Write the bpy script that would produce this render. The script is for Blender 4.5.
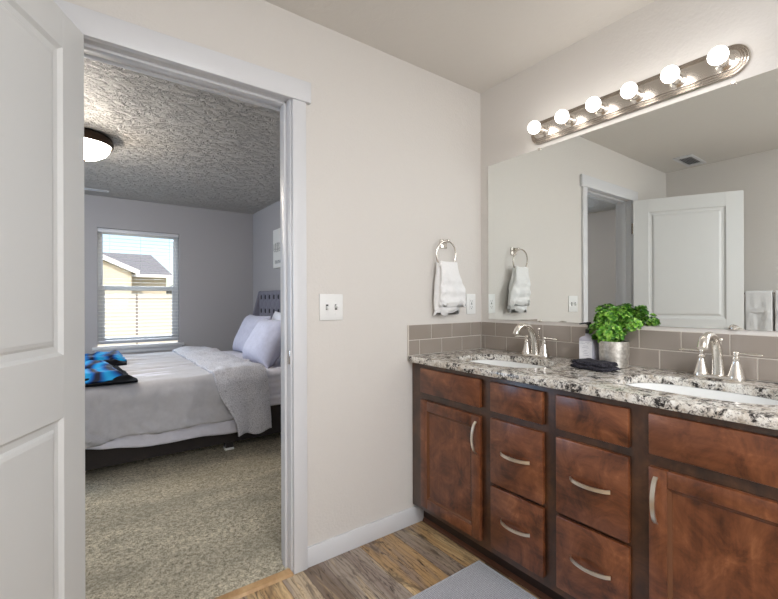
import bpy, bmesh, math, random
from mathutils import Vector, Matrix, noise

R = math.radians
random.seed(7)
scene = bpy.context.scene
for o in list(bpy.data.objects):
    bpy.data.objects.remove(o, do_unlink=True)
C = scene.collection

# ------------------------------------------------------------------ camera
F_PX, PX, PY = 413.89, 389.43, 300.52
CAM = Vector((-1.9345, -1.7062, 1.1801))
yaw, pit, rol = R(36.0822), R(0.0576), R(-0.219)
fwd = Vector((math.sin(yaw)*math.cos(pit), math.cos(yaw)*math.cos(pit), math.sin(pit)))
rt = Vector((math.cos(yaw), -math.sin(yaw), 0))
up = rt.cross(fwd)
rt2 = rt*math.cos(rol) + up*math.sin(rol)
up2 = -rt*math.sin(rol) + up*math.cos(rol)
cd = bpy.data.cameras.new('camera')
cam = bpy.data.objects.new('camera', cd)
C.objects.link(cam)
m = Matrix((rt2, up2, -fwd)).transposed().to_4x4()
m.translation = CAM
cam.matrix_world = m
cd.sensor_width = 36.0
cd.lens = F_PX/778*36.0
cd.shift_x = (389 - PX)/778
cd.shift_y = (PY - 299.5)/778
cd.clip_start = 0.02
cd.clip_end = 300
scene.camera = cam

# ------------------------------------------------------------------ world, sun, lights, exposure
w = bpy.data.worlds.new('sky')
scene.world = w
w.use_nodes = True
nt = w.node_tree
nt.nodes.clear()
wo = nt.nodes.new('ShaderNodeOutputWorld')
bg = nt.nodes.new('ShaderNodeBackground')
sk = nt.nodes.new('ShaderNodeTexSky')
sk.sky_type = 'NISHITA'
sk.sun_disc = False
sk.sun_elevation = R(42)
sk.sun_rotation = R(200)
sk.air_density = 1.0
sk.dust_density = 1.5
nt.links.new(sk.outputs[0], bg.inputs[0])
nt.links.new(bg.outputs[0], wo.inputs[0])
bg.inputs[1].default_value = 0.30

sd = bpy.data.lights.new('sun', 'SUN')
sd.energy = 4.2
sd.angle = R(0.6)
sd.color = (1.0, 0.95, 0.88)
sun = bpy.data.objects.new('sun', sd)
C.objects.link(sun)
sun.rotation_euler = (R(48), 0, R(-20))          # shines towards +y, away from the bedroom window

YB_ = -3.05
def area(name, loc, rot, sx, sy, power, col):
    d = bpy.data.lights.new(name, 'AREA')
    d.shape = 'RECTANGLE'
    d.size, d.size_y = sx, sy
    d.energy = power
    d.color = col
    o = bpy.data.objects.new(name, d)
    C.objects.link(o)
    o.location = loc
    o.rotation_euler = rot
    return o
K = dict(back=28.0, ceil=36.0, bed_side_fill=38.0, bed_point_fill=20.0, bulb=9.5, dome=55.0, out=0.82, sky=4500.0)
# added fill lights behind the camera, at the back wall and below the ceiling
area('bathroom_back_fill', (-1.45, YB_ + 0.03, 1.55), (R(90), 0, 0), 1.5, 1.3, K['back'], (0.90, 0.945, 1.0))
area('bathroom_ceiling_fill', (-1.55, -2.45, 2.42), (0, 0, 0), 0.9, 0.6, K['ceil'], (0.92, 0.95, 1.0))
# added cool fill by the wall opposite the headboard, out of view
area('bedroom_side_fill', (-3.96, 2.45, 1.40), (R(90), 0, R(-90)), 1.3, 1.3, K['bed_side_fill'], (0.50, 0.71, 1.0))
pl = bpy.data.lights.new('bedroom_point_fill', 'POINT')  # unseen point light added to brighten the bedroom and its ceiling
pl.energy = K['bed_point_fill']
pl.shadow_soft_size = 0.12
pl.color = (1.0, 0.93, 0.84)
po = bpy.data.objects.new('bedroom_point_fill', pl)
C.objects.link(po)
po.location = (-2.20, 1.75, 1.92)
# added area light above the yard, boosting daylight through the bedroom window
area('window_daylight_fill', (-1.4, 15.0, 5.6), (R(-90+20), 0, 0), 12.0, 2.6, K['sky'], (0.80, 0.90, 1.0))
bg.inputs[1].default_value *= K['out']
sd.energy *= K['out']

BULB = K['bulb']
LAMP = K['dome']
scene.view_settings.view_transform = 'Standard'
scene.view_settings.look = 'None'
scene.view_settings.gamma = 1.0
scene.view_settings.use_curve_mapping = False
scene.view_settings.exposure = 0.0

# ------------------------------------------------------------------ material helpers
def srgb(r, g, b):
    f = lambda c: c/12.92 if c <= 0.04045 else ((c+0.055)/1.055)**2.4
    return (f(r/255), f(g/255), f(b/255), 1.0)

class Mat:
    def __init__(s, name, col=(0.8, 0.8, 0.8, 1), rough=0.5, metal=0.0, **kw):
        s.m = bpy.data.materials.new(name)
        s.m.use_nodes = True
        s.t = s.m.node_tree
        s.b = s.t.nodes['Principled BSDF']
        s.b.inputs['Base Color'].default_value = col
        s.b.inputs['Roughness'].default_value = rough
        s.b.inputs['Metallic'].default_value = metal
        for k, v in kw.items():
            s.b.inputs[k].default_value = v
        s._pos = None
    def n(s, t, **kw):
        x = s.t.nodes.new(t)
        for k, v in kw.items():
            if k in x.inputs:
                x.inputs[k].default_value = v
            else:
                setattr(x, k, v)
        return x
    def l(s, a, b):
        s.t.links.new(a, b)
    def pos(s, scale=(1, 1, 1), rot=(0, 0, 0), loc=(0, 0, 0)):
        tc = s.n('ShaderNodeTexCoord')
        mp = s.n('ShaderNodeMapping')
        mp.inputs['Scale'].default_value = scale
        mp.inputs['Rotation'].default_value = rot
        mp.inputs['Location'].default_value = loc
        s.l(tc.outputs['Object'], mp.inputs['Vector'])
        return mp.outputs[0]
    def noise(s, scale, detail=3, rough=0.5, vec=None, dist=0.0):
        x = s.n('ShaderNodeTexNoise')
        x.inputs['Scale'].default_value = scale
        x.inputs['Detail'].default_value = detail
        x.inputs['Roughness'].default_value = rough
        x.inputs['Distortion'].default_value = dist
        s.l(vec if vec is not None else s.pos(), x.inputs['Vector'])
        return x.outputs['Fac']
    def ramp(s, fac, stops, interp='LINEAR'):
        x = s.n('ShaderNodeValToRGB')
        x.color_ramp.interpolation = interp
        e = x.color_ramp.elements
        while len(e) < len(stops):
            e.new(0.5)
        for el, (p, c) in zip(e, stops):
            el.position = p
            el.color = c if len(c) == 4 else (*c, 1)
        s.l(fac, x.inputs['Fac'])
        return x.outputs['Color']
    def mix(s, fac, a, b, mode='MIX'):
        x = s.n('ShaderNodeMix', data_type='RGBA', blend_type=mode)
        for src, i in ((fac, 0), (a, 6), (b, 7)):
            if hasattr(src, 'links'):
                s.l(src, x.inputs[i])
            else:
                x.inputs[i].default_value = src
        return x.outputs[2]
    def math(s, op, a, b=0.0):
        x = s.n('ShaderNodeMath', operation=op)
        for src, i in ((a, 0), (b, 1)):
            if hasattr(src, 'links'):
                s.l(src, x.inputs[i])
            else:
                x.inputs[i].default_value = src
        return x.outputs[0]
    def bump(s, h, strength=0.3, dist=0.01):
        x = s.n('ShaderNodeBump')
        x.inputs['Strength'].default_value = strength
        x.inputs['Distance'].default_value = dist
        s.l(h, x.inputs['Height'])
        s.l(x.outputs[0], s.b.inputs['Normal'])
    def col(s, c):
        s.l(c, s.b.inputs['Base Color'])

G = lambda v: (v, v, v, 1)
M = {}
# paint with orange-peel texture
def paint(name, col, strength=0.25, scale=90):
    a = Mat(name, col, 0.62)
    n1 = a.noise(scale, 2, 0.55)
    n2 = a.noise(scale*0.25, 2, 0.5)
    h = a.math('ADD', a.math('MULTIPLY', n1, 0.6), a.math('MULTIPLY', n2, 0.6))
    a.bump(h, strength, 0.006)
    return a.m
M['wall'] = paint('greige_wall_paint', srgb(214, 209, 203), 0.30)
M['bedwall'] = paint('dimmed_greige_wall_paint', srgb(176, 172, 172), 0.22)  # same greige as the bathroom, darkened to stand for the dimmer bedroom light
a = Mat('bath_ceiling_paint', srgb(215, 210, 203), 0.75)
k = a.ramp(a.noise(22, 4, 0.6, dist=0.6), [(0.42, G(0)), (0.56, G(1))])
a.bump(k, 0.10, 0.004)
M['ceiling'] = a.m
a = Mat('knockdown_ceiling_texture', srgb(196, 190, 182), 0.5)
vec = a.pos(scale=(1.0, 1.7, 1))
k1 = a.ramp(a.noise(11, 5, 0.62, vec, 1.2), [(0.40, G(0)), (0.50, G(0.75)), (0.64, G(1))])
k2 = a.noise(42, 3, 0.6, vec, 0.5)
a.bump(a.math('ADD', k1, a.math('MULTIPLY', k2, 0.35)), 1.0, 0.028)
M['knockdown'] = a.m
M['white'] = Mat('white_semigloss_paint', srgb(216, 216, 218), 0.32).m
M['doorwhite'] = Mat('white_door_paint', srgb(214, 214, 212), 0.38).m
M['plastic'] = Mat('white_plastic', srgb(232, 232, 230), 0.35).m
M['shadowgap'] = Mat('dark_slot', srgb(60, 60, 60), 0.7).m
M['nickel'] = Mat('brushed_nickel', srgb(205, 198, 190), 0.24, 1.0).m
M['chrome'] = Mat('polished_nickel', srgb(230, 225, 218), 0.2, 1.0).m
M['satin'] = Mat('satin_pull_metal', srgb(222, 214, 200), 0.30, 1.0).m
M['bronze'] = Mat('oil_rubbed_bronze', srgb(58, 44, 34), 0.4, 0.7).m
M['black'] = Mat('black_plastic', srgb(18, 18, 20), 0.35).m
M['ceramic'] = Mat('white_ceramic', srgb(240, 240, 238), 0.12).m
# mirror glass
a = Mat('mirror_silver', (0.87, 0.895, 0.875, 1), 0.0, 1.0)
M['mirror'] = a.m
# bulbs
def emis(name, col, st):
    a = Mat(name, col, 0.3)
    a.b.inputs['Emission Color'].default_value = col
    a.b.inputs['Emission Strength'].default_value = st
    return a.m
M['bulb'] = emis('lit_globe_bulb', (1.0, 0.97, 0.94, 1), BULB)
M['dome'] = emis('lit_alabaster_glass', (1.0, 0.90, 0.76, 1), LAMP)
# window glass
a = Mat('window_glass')
tr = a.n('ShaderNodeBsdfTransparent')
gl = a.n('ShaderNodeBsdfGlossy')
gl.inputs['Roughness'].default_value = 0.0
mx = a.n('ShaderNodeMixShader')
mx.inputs[0].default_value = 0.012
a.l(tr.outputs[0], mx.inputs[1]); a.l(gl.outputs[0], mx.inputs[2])
a.l(mx.outputs[0], a.t.nodes['Material Output'].inputs['Surface'])
M['glass'] = a.m
a = Mat('translucent_slat', srgb(240, 240, 236), 0.4)
tl = a.n('ShaderNodeBsdfTranslucent')
tl.inputs['Color'].default_value = srgb(240, 240, 236)
mx = a.n('ShaderNodeMixShader')
mx.inputs[0].default_value = 0.45
a.l(a.b.outputs[0], mx.inputs[1]); a.l(tl.outputs[0], mx.inputs[2])
a.l(mx.outputs[0], a.t.nodes['Material Output'].inputs['Surface'])
M['slat'] = a.m
# cabinet wood
def wood(name, stops, vertical=True):
    a = Mat(name, rough=0.34)
    sc = (3.0, 3.0, 1.0) if vertical else (3.0, 1.0, 3.0)
    blotch = a.noise(9, 6, 0.68, a.pos(scale=(1, 1, 1)), 0.8)
    grain = a.noise(24, 4, 0.6, a.pos(scale=(2.0, 2.0, 0.16) if vertical else (2.0, 0.16, 2.0)), 0.4)
    f = a.math('ADD', a.math('MULTIPLY', blotch, 0.78), a.math('MULTIPLY', grain, 0.22))
    a.col(a.ramp(f, stops))
    a.bump(grain, 0.05, 0.002)
    a.b.inputs['Coat Weight'].default_value = 0.25
    a.b.inputs['Coat Roughness'].default_value = 0.22
    return a.m
ST = [(0.36, srgb(66, 34, 17)), (0.47, srgb(100, 55, 31)), (0.57, srgb(122, 72, 43)), (0.70, srgb(152, 98, 64))]
M['wood'] = wood('cherry_stained_maple', ST, True)
M['woodh'] = wood('cherry_stained_maple_drawer', ST, False)
M['woodframe'] = wood('cherry_stained_frame', [(0.34, srgb(46, 27, 15)), (0.52, srgb(74, 45, 26)), (0.72, srgb(102, 66, 38))], True)
M['woodbead'] = Mat('glazed_bead_edge', srgb(100, 62, 40), 0.22).m
M['kick'] = Mat('dark_toe_kick', srgb(44, 27, 20), 0.5).m
M['shoe'] = Mat('stained_shoe_moulding', srgb(96, 62, 46), 0.4).m
# granite
a = Mat('speckled_granite', rough=0.16)
n1 = a.noise(78, 5, 0.72, dist=0.7)
n2 = a.noise(17, 3, 0.6, dist=1.2)
n3 = a.noise(190, 2, 0.5)
n4 = a.noise(26, 4, 0.65, a.pos(loc=(3, 5, 1)), 0.6)
base = a.ramp(n4, [(0.36, srgb(176, 164, 148)), (0.46, srgb(214, 207, 196)), (0.62, srgb(232, 229, 222))])
base = a.mix(a.ramp(n3, [(0.54, G(0)), (0.64, G(0.7))]), base, srgb(142, 134, 126))
dk = a.math('ADD', a.math('MULTIPLY', n1, 0.62), a.math('MULTIPLY', n2, 0.50))
base = a.mix(a.ramp(dk, [(0.565, G(0)), (0.60, G(0.9))]), base, srgb(134, 128, 122))
base = a.mix(a.ramp(dk, [(0.612, G(0)), (0.640, G(1))]), base, srgb(44, 41, 40))
a.col(base)
M['granite'] = a.m
# tiles
a = Mat('taupe_ceramic_tile', rough=0.16)
a.col(a.ramp(a.noise(4, 2), [(0.3, srgb(146, 136, 126)), (0.7, srgb(160, 150, 141))]))
M['tile'] = a.m
M['grout'] = Mat('pale_grout', srgb(206, 198, 188), 0.8).m
# floor planks, running along Y
a = Mat('weathered_vinyl_planks', rough=0.36)
v = a.pos(rot=(0, 0, R(90)))
br = a.n('ShaderNodeTexBrick', offset=0.37, offset_frequency=2, squash=1.0)
for kk, vv in (('Color1', (0, 0, 0, 1)), ('Color2', (1, 1, 1, 1)), ('Mortar', (0.5, 0.5, 0.5, 1)), ('Scale', 1.0),
               ('Mortar Size', 0.0007), ('Brick Width', 0.72), ('Row Height', 0.098), ('Bias', 0.0)):
    br.inputs[kk].default_value = vv
a.l(v, br.inputs['Vector'])
tone = a.ramp(br.outputs['Color'], [(0.0, srgb(158, 142, 124)), (0.16, srgb(190, 170, 142)), (0.34, srgb(196, 164, 120)),
                                    (0.55, srgb(166, 152, 138)), (0.70, srgb(182, 148, 104)), (0.90, srgb(124, 106, 90))], 'CONSTANT')
sh = a.n('ShaderNodeVectorMath', operation='MULTIPLY_ADD')
a.l(br.outputs['Color'], sh.inputs[0])
sh.inputs[1].default_value = (7.3, 3.1, 5.7)
a.l(a.pos(scale=(1, 0.13, 1)), sh.inputs[2])
pt = a.noise(11, 3, 0.55, sh.outputs[0], 0.8)
tone = a.mix(a.ramp(pt, [(0.40, G(0.75)), (0.50, G(0)), (0.56, G(0)), (0.68, G(0.75))]), tone, a.ramp(pt, [(0.45, srgb(146, 130, 120)), (0.60, srgb(220, 192, 146))]))
g1 = a.noise(46, 7, 0.74, sh.outputs[0], 2.2)
rg_ = a.n('ShaderNodeTexWave', wave_type='BANDS', bands_direction='X')
rg_.inputs['Scale'].default_value = 13
rg_.inputs['Distortion'].default_value = 16.0
rg_.inputs['Detail'].default_value = 3.0
rg_.inputs['Detail Scale'].default_value = 0.7
a.l(sh.outputs[0], rg_.inputs['Vector'])
tone = a.mix(a.ramp(rg_.outputs['Fac'], [(0.0, G(0.4)), (0.30, G(0))]), tone, srgb(110, 82, 54))
tone = a.mix(a.ramp(g1, [(0.36, G(0.95)), (0.48, G(0))]), tone, srgb(62, 46, 34))
tone = a.mix(a.ramp(a.noise(5.5, 4, 0.6, a.pos(scale=(1.6, 0.5, 1), loc=(2, 1, 0)), 1.5), [(0.56, G(0)), (0.66, G(0.75))]), tone, srgb(84, 70, 58))
tone = a.mix(br.outputs['Fac'], tone, srgb(60, 48, 38))
a.col(tone)
a.bump(g1, 0.08, 0.002)
M['planks'] = a.m
# carpet
a = Mat('cut_pile_carpet', rough=0.95)
c1 = a.noise(210, 3, 0.7)
c2 = a.noise(70, 3, 0.65)
c3 = a.noise(2.6, 3, 0.6, a.pos(scale=(0.45, 1.6, 1), rot=(0, 0, R(-12))))
f = a.math('ADD', a.math('MULTIPLY', c1, 0.55), a.math('MULTIPLY', c2, 0.45))
cc = a.ramp(f, [(0.38, srgb(112, 102, 82)), (0.50, srgb(200, 189, 164)), (0.60, srgb(246, 236, 212))])
cc = a.mix(a.ramp(c3, [(0.40, G(0.42)), (0.60, G(0))]), cc, srgb(140, 132, 114))
a.col(cc)
a.bump(f, 0.9, 0.02)
M['carpet'] = a.m
M['oak'] = wood('oak_threshold', [(0.34, srgb(150, 112, 70)), (0.55, srgb(188, 150, 104)), (0.75, srgb(206, 172, 128))], False)
# fabrics
def fabric(name, col, scale=140, strength=0.25, rough=0.9, vary=0.08):
    a = Mat(name, col, rough)
    n = a.noise(scale, 3, 0.6)
    lo = tuple(c*(1-vary*2) for c in col[:3]) + (1,)
    hi = tuple(min(1, c*(1+vary)) for c in col[:3]) + (1,)
    a.col(a.ramp(n, [(0.35, lo), (0.65, hi)]))
    a.bump(n, strength, 0.004)
    a.b.inputs['Sheen Weight'].default_value = 0.15
    return a.m
M['towel'] = fabric('white_terry_cloth', srgb(240, 239, 238), 260, 0.5, 0.95, 0.03)
M['duvet'] = fabric('pale_grey_comforter', srgb(188, 187, 192), 30, 0.12, 0.8, 0.02)
M['sheet'] = fabric('white_lilac_sheet', srgb(216, 215, 226), 30, 0.12, 0.8, 0.02)
M['pillow'] = fabric('lilac_grey_pillowcase', srgb(190, 190, 208), 30, 0.12, 0.8, 0.03)
M['pillowwhite'] = fabric('white_pillowcase', srgb(230, 230, 236), 30, 0.12, 0.8, 0.02)
M['headboard'] = fabric('grey_upholstery', srgb(122, 120, 132), 200, 0.3, 0.85, 0.06)
M['button'] = fabric('dark_tuft_button', srgb(40, 38, 46), 200, 0.2, 0.8, 0.05)
M['bedbase'] = fabric('dark_bed_base_fabric', srgb(44, 38, 36), 200, 0.3, 0.9, 0.1)
a = Mat('patterned_comforter_lining', rough=0.85)
vo = a.n('ShaderNodeTexVoronoi', feature='DISTANCE_TO_EDGE')
vo.inputs['Scale'].default_value = 75
a.l(a.pos(), vo.inputs['Vector'])
nn = a.noise(100, 3, 0.6, dist=1.5)
fm = a.math('ADD', vo.outputs['Distance'], a.math('MULTIPLY', a.math('SUBTRACT', nn, 0.5), 0.35))
a.col(a.ramp(fm, [(0.00, srgb(158, 157, 166)), (0.10, srgb(206, 206, 213))]))
M['lining'] = a.m
a = Mat('blue_satin_throw', rough=0.7)
a.b.inputs['Specular IOR Level'].default_value = 0.15
wv = a.n('ShaderNodeTexWave', wave_type='BANDS')
wv.inputs['Scale'].default_value = 2.0
wv.inputs['Distortion'].default_value = 7.0
wv.inputs['Detail'].default_value = 2.0
wv.inputs['Detail Scale'].default_value = 1.2
a.l(a.pos(), wv.inputs['Vector'])
a.col(a.ramp(wv.outputs['Fac'], [(0.05, srgb(4, 14, 40)), (0.30, srgb(0, 62, 128)), (0.70, srgb(0, 112, 182)), (1.0, srgb(24, 146, 204))]))
M['blue'] = a.m
M['navy'] = Mat('black_throw_border', srgb(9, 10, 15), 0.9, **{'Specular IOR Level': 0.1}).m
a = Mat('black_washcloth', srgb(34, 32, 40), 0.9)
n = a.noise(160, 3, 0.6)
a.col(a.ramp(n, [(0.38, srgb(16, 15, 20)), (0.66, srgb(66, 64, 76))]))
a.bump(n, 0.7, 0.006)
M['blackcloth'] = a.m
a = Mat('woven_grey_rug', rough=0.95)
wv1 = a.n('ShaderNodeTexWave', wave_type='BANDS', bands_direction='X')
wv2 = a.n('ShaderNodeTexWave', wave_type='BANDS', bands_direction='Y')
for q in (wv1, wv2):
    q.inputs['Scale'].default_value = 44
    q.inputs['Distortion'].default_value = 2.5
    q.inputs['Detail'].default_value = 2
    a.l(a.pos(), q.inputs['Vector'])
f = a.math('MULTIPLY', wv1.outputs['Fac'], wv2.outputs['Fac'])
n = a.noise(180, 3, 0.6)
f2 = a.math('ADD', a.math('MULTIPLY', f, 0.5), a.math('MULTIPLY', n, 0.5))
a.col(a.ramp(f2, [(0.15, srgb(140, 140, 144)), (0.38, srgb(178, 179, 184)), (0.65, srgb(214, 215, 220))]))
a.bump(f2, 0.6, 0.008)
M['rug'] = a.m
M['rugedge'] = fabric('rug_binding', srgb(176, 176, 180), 150, 0.3, 0.95, 0.06)
# plant
a = Mat('bright_green_leaf', rough=0.45)
ge = a.n('ShaderNodeNewGeometry')
a.col(a.ramp(ge.outputs['Random Per Island'], [(0.0, srgb(44, 98, 26)), (0.4, srgb(88, 152, 44)), (0.75, srgb(136, 190, 66)), (1.0, srgb(178, 216, 110))]))
a.b.inputs['Subsurface Weight'].default_value = 0.0
M['leaf'] = a.m
M['soil'] = Mat('dark_soil', srgb(40, 32, 24), 0.95).m
a = Mat('crackled_metal_pot', rough=0.42, metal=0.85)
n = a.noise(60, 4, 0.65)
a.col(a.ramp(n, [(0.35, srgb(190, 184, 175)), (0.65, srgb(236, 232, 224))]))
a.bump(n, 0.25, 0.003)
M['pot'] = a.m
a = Mat('clear_lilac_bottle', srgb(214, 212, 226), 0.08)
a.b.inputs['Transmission Weight'].default_value = 0.25
a.b.inputs['IOR'].default_value = 1.45
M['bottle'] = a.m
M['paper'] = Mat('white_paper_label', srgb(238, 238, 242), 0.6).m
M['ink'] = Mat('grey_print', srgb(158, 158, 172), 0.7).m
M['canvas'] = Mat('white_canvas', srgb(236, 234, 228), 0.8).m
M['greyink'] = Mat('grey_lettering', srgb(176, 173, 170), 0.8).m
M['darkink'] = Mat('dark_lettering', srgb(128, 128, 134), 0.8).m
# outdoors
a = Mat('cream_lap_siding', rough=0.7)
wv = a.n('ShaderNodeTexWave', wave_type='BANDS', bands_direction='Z', wave_profile='SAW')
wv.inputs['Scale'].default_value = 1.9
a.l(a.pos(), wv.inputs['Vector'])
a.col(a.mix(0.0, srgb(214, 200, 176), srgb(214, 200, 176)))
a.bump(wv.outputs['Fac'], 0.5, 0.02)
M['siding'] = a.m
M['fence'] = Mat('tan_vinyl_fence', srgb(220, 210, 192), 0.6).m
M['fencegap'] = Mat('fence_post_vinyl', srgb(150, 140, 126), 0.6).m
a = Mat('asphalt_shingles', rough=0.9)
a.col(a.ramp(a.noise(9, 4, 0.7), [(0.3, srgb(128, 126, 127)), (0.7, srgb(158, 155, 155))]))
M['shingle'] = a.m
M['fascia'] = Mat('white_fascia', srgb(240, 238, 234), 0.5).m
a = Mat('dry_lawn', rough=1.0)
a.col(a.ramp(a.noise(6, 4, 0.7), [(0.3, srgb(120, 116, 80)), (0.7, srgb(160, 150, 110))]))
M['lawn'] = a.m

# ------------------------------------------------------------------ object helpers
def tag(o, label=None, cat=None, group=None, kind=None):
    if label: o['label'] = label
    if cat: o['category'] = cat
    if group: o['group'] = group
    if kind: o['kind'] = kind
    return o

def empty(name, loc, label, cat, group=None, kind=None, rz=0.0):
    o = bpy.data.objects.new(name, None)
    C.objects.link(o)
    o.empty_display_size = 0.05
    o.location = loc
    o.rotation_euler = (0, 0, rz)
    return tag(o, label, cat, group, kind)

def copy_tree(o, parent=None):
    c = o.copy()
    C.objects.link(c)
    if parent is not None:
        c.parent = parent
    for ch in [x for x in bpy.data.objects if x.parent == o]:
        copy_tree(ch, c)
    return c

class MB:
    """collects shapes for ONE mesh object; world coordinates unless told otherwise"""
    def __init__(s):
        s.bm = bmesh.new()
    def _new(s, fn):
        t = bmesh.new()
        fn(t)
        me = bpy.data.meshes.new('tmp')
        t.to_mesh(me); t.free()
        s.bm.from_mesh(me)
        bpy.data.meshes.remove(me)
    def box(s, x0, x1, y0, y1, z0, z1, bev=0.0, seg=2, mat=None):
        def f(t):
            bmesh.ops.create_cube(t, size=1.0)
            for v in t.verts:
                v.co = Vector(((x0+x1)/2+v.co.x*(x1-x0), (y0+y1)/2+v.co.y*(y1-y0), (z0+z1)/2+v.co.z*(z1-z0)))
            if bev > 0:
                bmesh.ops.bevel(t, geom=list(t.edges), offset=bev, segments=seg, profile=0.5, affect='EDGES')
            if mat is not None:
                t.transform(mat)
        s._new(f)
        return s
    def prism(s, pts, vec, bev=0.0, seg=2):
        """polygon pts extruded along vec"""
        def f(t):
            vs = [t.verts.new(p) for p in pts]
            fc = t.faces.new(vs)
            r = bmesh.ops.extrude_face_region(t, geom=[fc])
            for g in r['geom']:
                if isinstance(g, bmesh.types.BMVert):
                    g.co += Vector(vec)
            bmesh.ops.recalc_face_normals(t, faces=list(t.faces))
            if bev > 0:
                bmesh.ops.bevel(t, geom=list(t.edges), offset=bev, segments=seg, profile=0.5, affect='EDGES')
        s._new(f)
        return s
    def lathe(s, prof, loc=(0, 0, 0), axis=(0, 0, 1), seg=24, sx=1.0, sy=1.0):
        """prof: (radius, height) pairs; closes ends where radius is 0"""
        q = Vector((0, 0, 1)).rotation_difference(Vector(axis)).to_matrix().to_4x4()
        q.translation = Vector(loc)
        def f(t):
            rings = []
            for r, h in prof:
                if r <= 1e-6:
                    rings.append([t.verts.new((0, 0, h))])
                else:
                    rings.append([t.verts.new((r*sx*math.cos(2*math.pi*i/seg), r*sy*math.sin(2*math.pi*i/seg), h)) for i in range(seg)])
            for a, b in zip(rings, rings[1:]):
                for i in range(seg):
                    j = (i+1) % seg
                    if len(a) == 1 and len(b) == 1: continue
                    if len(a) == 1: t.faces.new((a[0], b[j], b[i]))
                    elif len(b) == 1: t.faces.new((a[i], a[j], b[0]))
                    else: t.faces.new((a[i], a[j], b[j], b[i]))
            t.transform(q)
            bmesh.ops.recalc_face_normals(t, faces=list(t.faces))
        s._new(f)
        return s
    def tube(s, pts, rad, seg=12, flat=1.0, closed=False, upv=(0, 0, 1), cap=True):
        """swept tube; rad: number or list; flat squeezes it along upv"""
        P = [Vector(p) for p in pts]
        n = len(P)
        rr = rad if isinstance(rad, (list, tuple)) else [rad]*n
        def f(t):
            rings = []
            for i in range(n):
                if closed:
                    d = P[(i+1) % n]-P[i-1]
                else:
                    d = P[min(i+1, n-1)]-P[max(i-1, 0)]
                d.normalize()
                u = Vector(upv)
                u = u-d*u.dot(d)
                if u.length < 1e-4:
                    u = Vector((1, 0, 0))-d*d.x
                u.normalize()
                v = d.cross(u)
                rings.append([t.verts.new(P[i]+(v*math.cos(2*math.pi*k/seg)+u*math.sin(2*math.pi*k/seg)*flat)*rr[i]) for k in range(seg)])
            m_ = n if closed else n-1
            for i in range(m_):
                a, b = rings[i], rings[(i+1) % n]
                for k in range(seg):
                    j = (k+1) % seg
                    t.faces.new((a[k], a[j], b[j], b[k]))
            if not closed and cap:
                t.faces.new(rings[0]); t.faces.new(rings[-1])
            bmesh.ops.recalc_face_normals(t, faces=list(t.faces))
        s._new(f)
        return s
    def ribbon(s, pts, nrm, wdir, wid, thk):
        """rectangular section swept along pts; wdir = width direction"""
        P = [Vector(p) for p in pts]
        W = Vector(wdir).normalized()
        def f(t):
            rings = []
            for i, p in enumerate(P):
                d = (P[min(i+1, len(P)-1)]-P[max(i-1, 0)]).normalized()
                nn_ = d.cross(W).normalized()
                rings.append([t.verts.new(p+W*wid/2*a_+nn_*thk/2*b_) for a_, b_ in ((1, 1), (-1, 1), (-1, -1), (1, -1))])
            for a_, b_ in zip(rings, rings[1:]):
                for k in range(4):
                    j = (k+1) % 4
                    t.faces.new((a_[k], a_[j], b_[j], b_[k]))
            t.faces.new(rings[0]); t.faces.new(rings[-1])
            bmesh.ops.recalc_face_normals(t, faces=list(t.faces))
        s._new(f)
        return s
    def sphere(s, c, r, seg=20, rings=12, sc=(1, 1, 1)):
        def f(t):
            bmesh.ops.create_uvsphere(t, u_segments=seg, v_segments=rings, radius=r)
            for v in t.verts:
                v.co = Vector((v.co.x*sc[0], v.co.y*sc[1], v.co.z*sc[2]))+Vector(c)
        s._new(f)
        return s
    def grid(s, nu, nv, fn, wrap_u=False):
        def f(t):
            g = [[t.verts.new(fn(i/(nu if wrap_u else nu-1), j/(nv-1))) for j in range(nv)] for i in range(nu)]
            for i in range(nu if wrap_u else nu-1):
                for j in range(nv-1):
                    i2 = (i+1) % nu
                    t.faces.new((g[i][j], g[i2][j], g[i2][j+1], g[i][j+1]))
        s._new(f)
        return s
    def frame(s, x0, x1, z0, z1, y0, y1, w_, bev=0.0):
        """picture-frame of four bars in the xz plane"""
        s.box(x0, x0+w_, y0, y1, z0, z1, bev)
        s.box(x1-w_, x1, y0, y1, z0, z1, bev)
        s.box(x0+w_, x1-w_, y0, y1, z0, z0+w_, bev)
        s.box(x0+w_, x1-w_, y0, y1, z1-w_, z1, bev)
        return s
    def build(s, name, mat, parent=None, smooth=35, label=None, local=False, solid=None, sub=0):
        me = bpy.data.meshes.new(name)
        if parent is not None and not local:
            p, off = parent, Vector((0, 0, 0))
            while p is not None:
                off = off+p.location
                p = p.parent
            s.bm.transform(Matrix.Translation(-off))
        s.bm.to_mesh(me)
        s.bm.free()
        me.materials.append(mat)
        if smooth:
            for p in me.polygons: p.use_smooth = True
            me.set_sharp_from_angle(angle=R(smooth))
        o = bpy.data.objects.new(name, me)
        C.objects.link(o)
        if parent is not None:
            o.parent = parent
        if label: o['label'] = label
        if solid:
            md = o.modifiers.new('thickness', 'SOLIDIFY')
            md.thickness = solid
            md.offset = 0
        if sub:
            md = o.modifiers.new('smooth', 'SUBSURF')
            md.levels = sub
            md.render_levels = sub
        return o

def rooted(mb, name, mat, base, label, cat, group=None, **kw):
    """a thing that is one mesh, with its origin at base"""
    mb.bm.transform(Matrix.Translation(-Vector(base)))
    o = mb.build(name, mat, **kw)
    o.location = base
    return tag(o, label, cat, group)

def struct(mb, name, mat, parent=None, label=None, cat=None, **kw):
    o = mb.build(name, mat, parent, **kw)
    if parent is None:
        tag(o, label, cat, None, 'structure')
    return o

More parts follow.
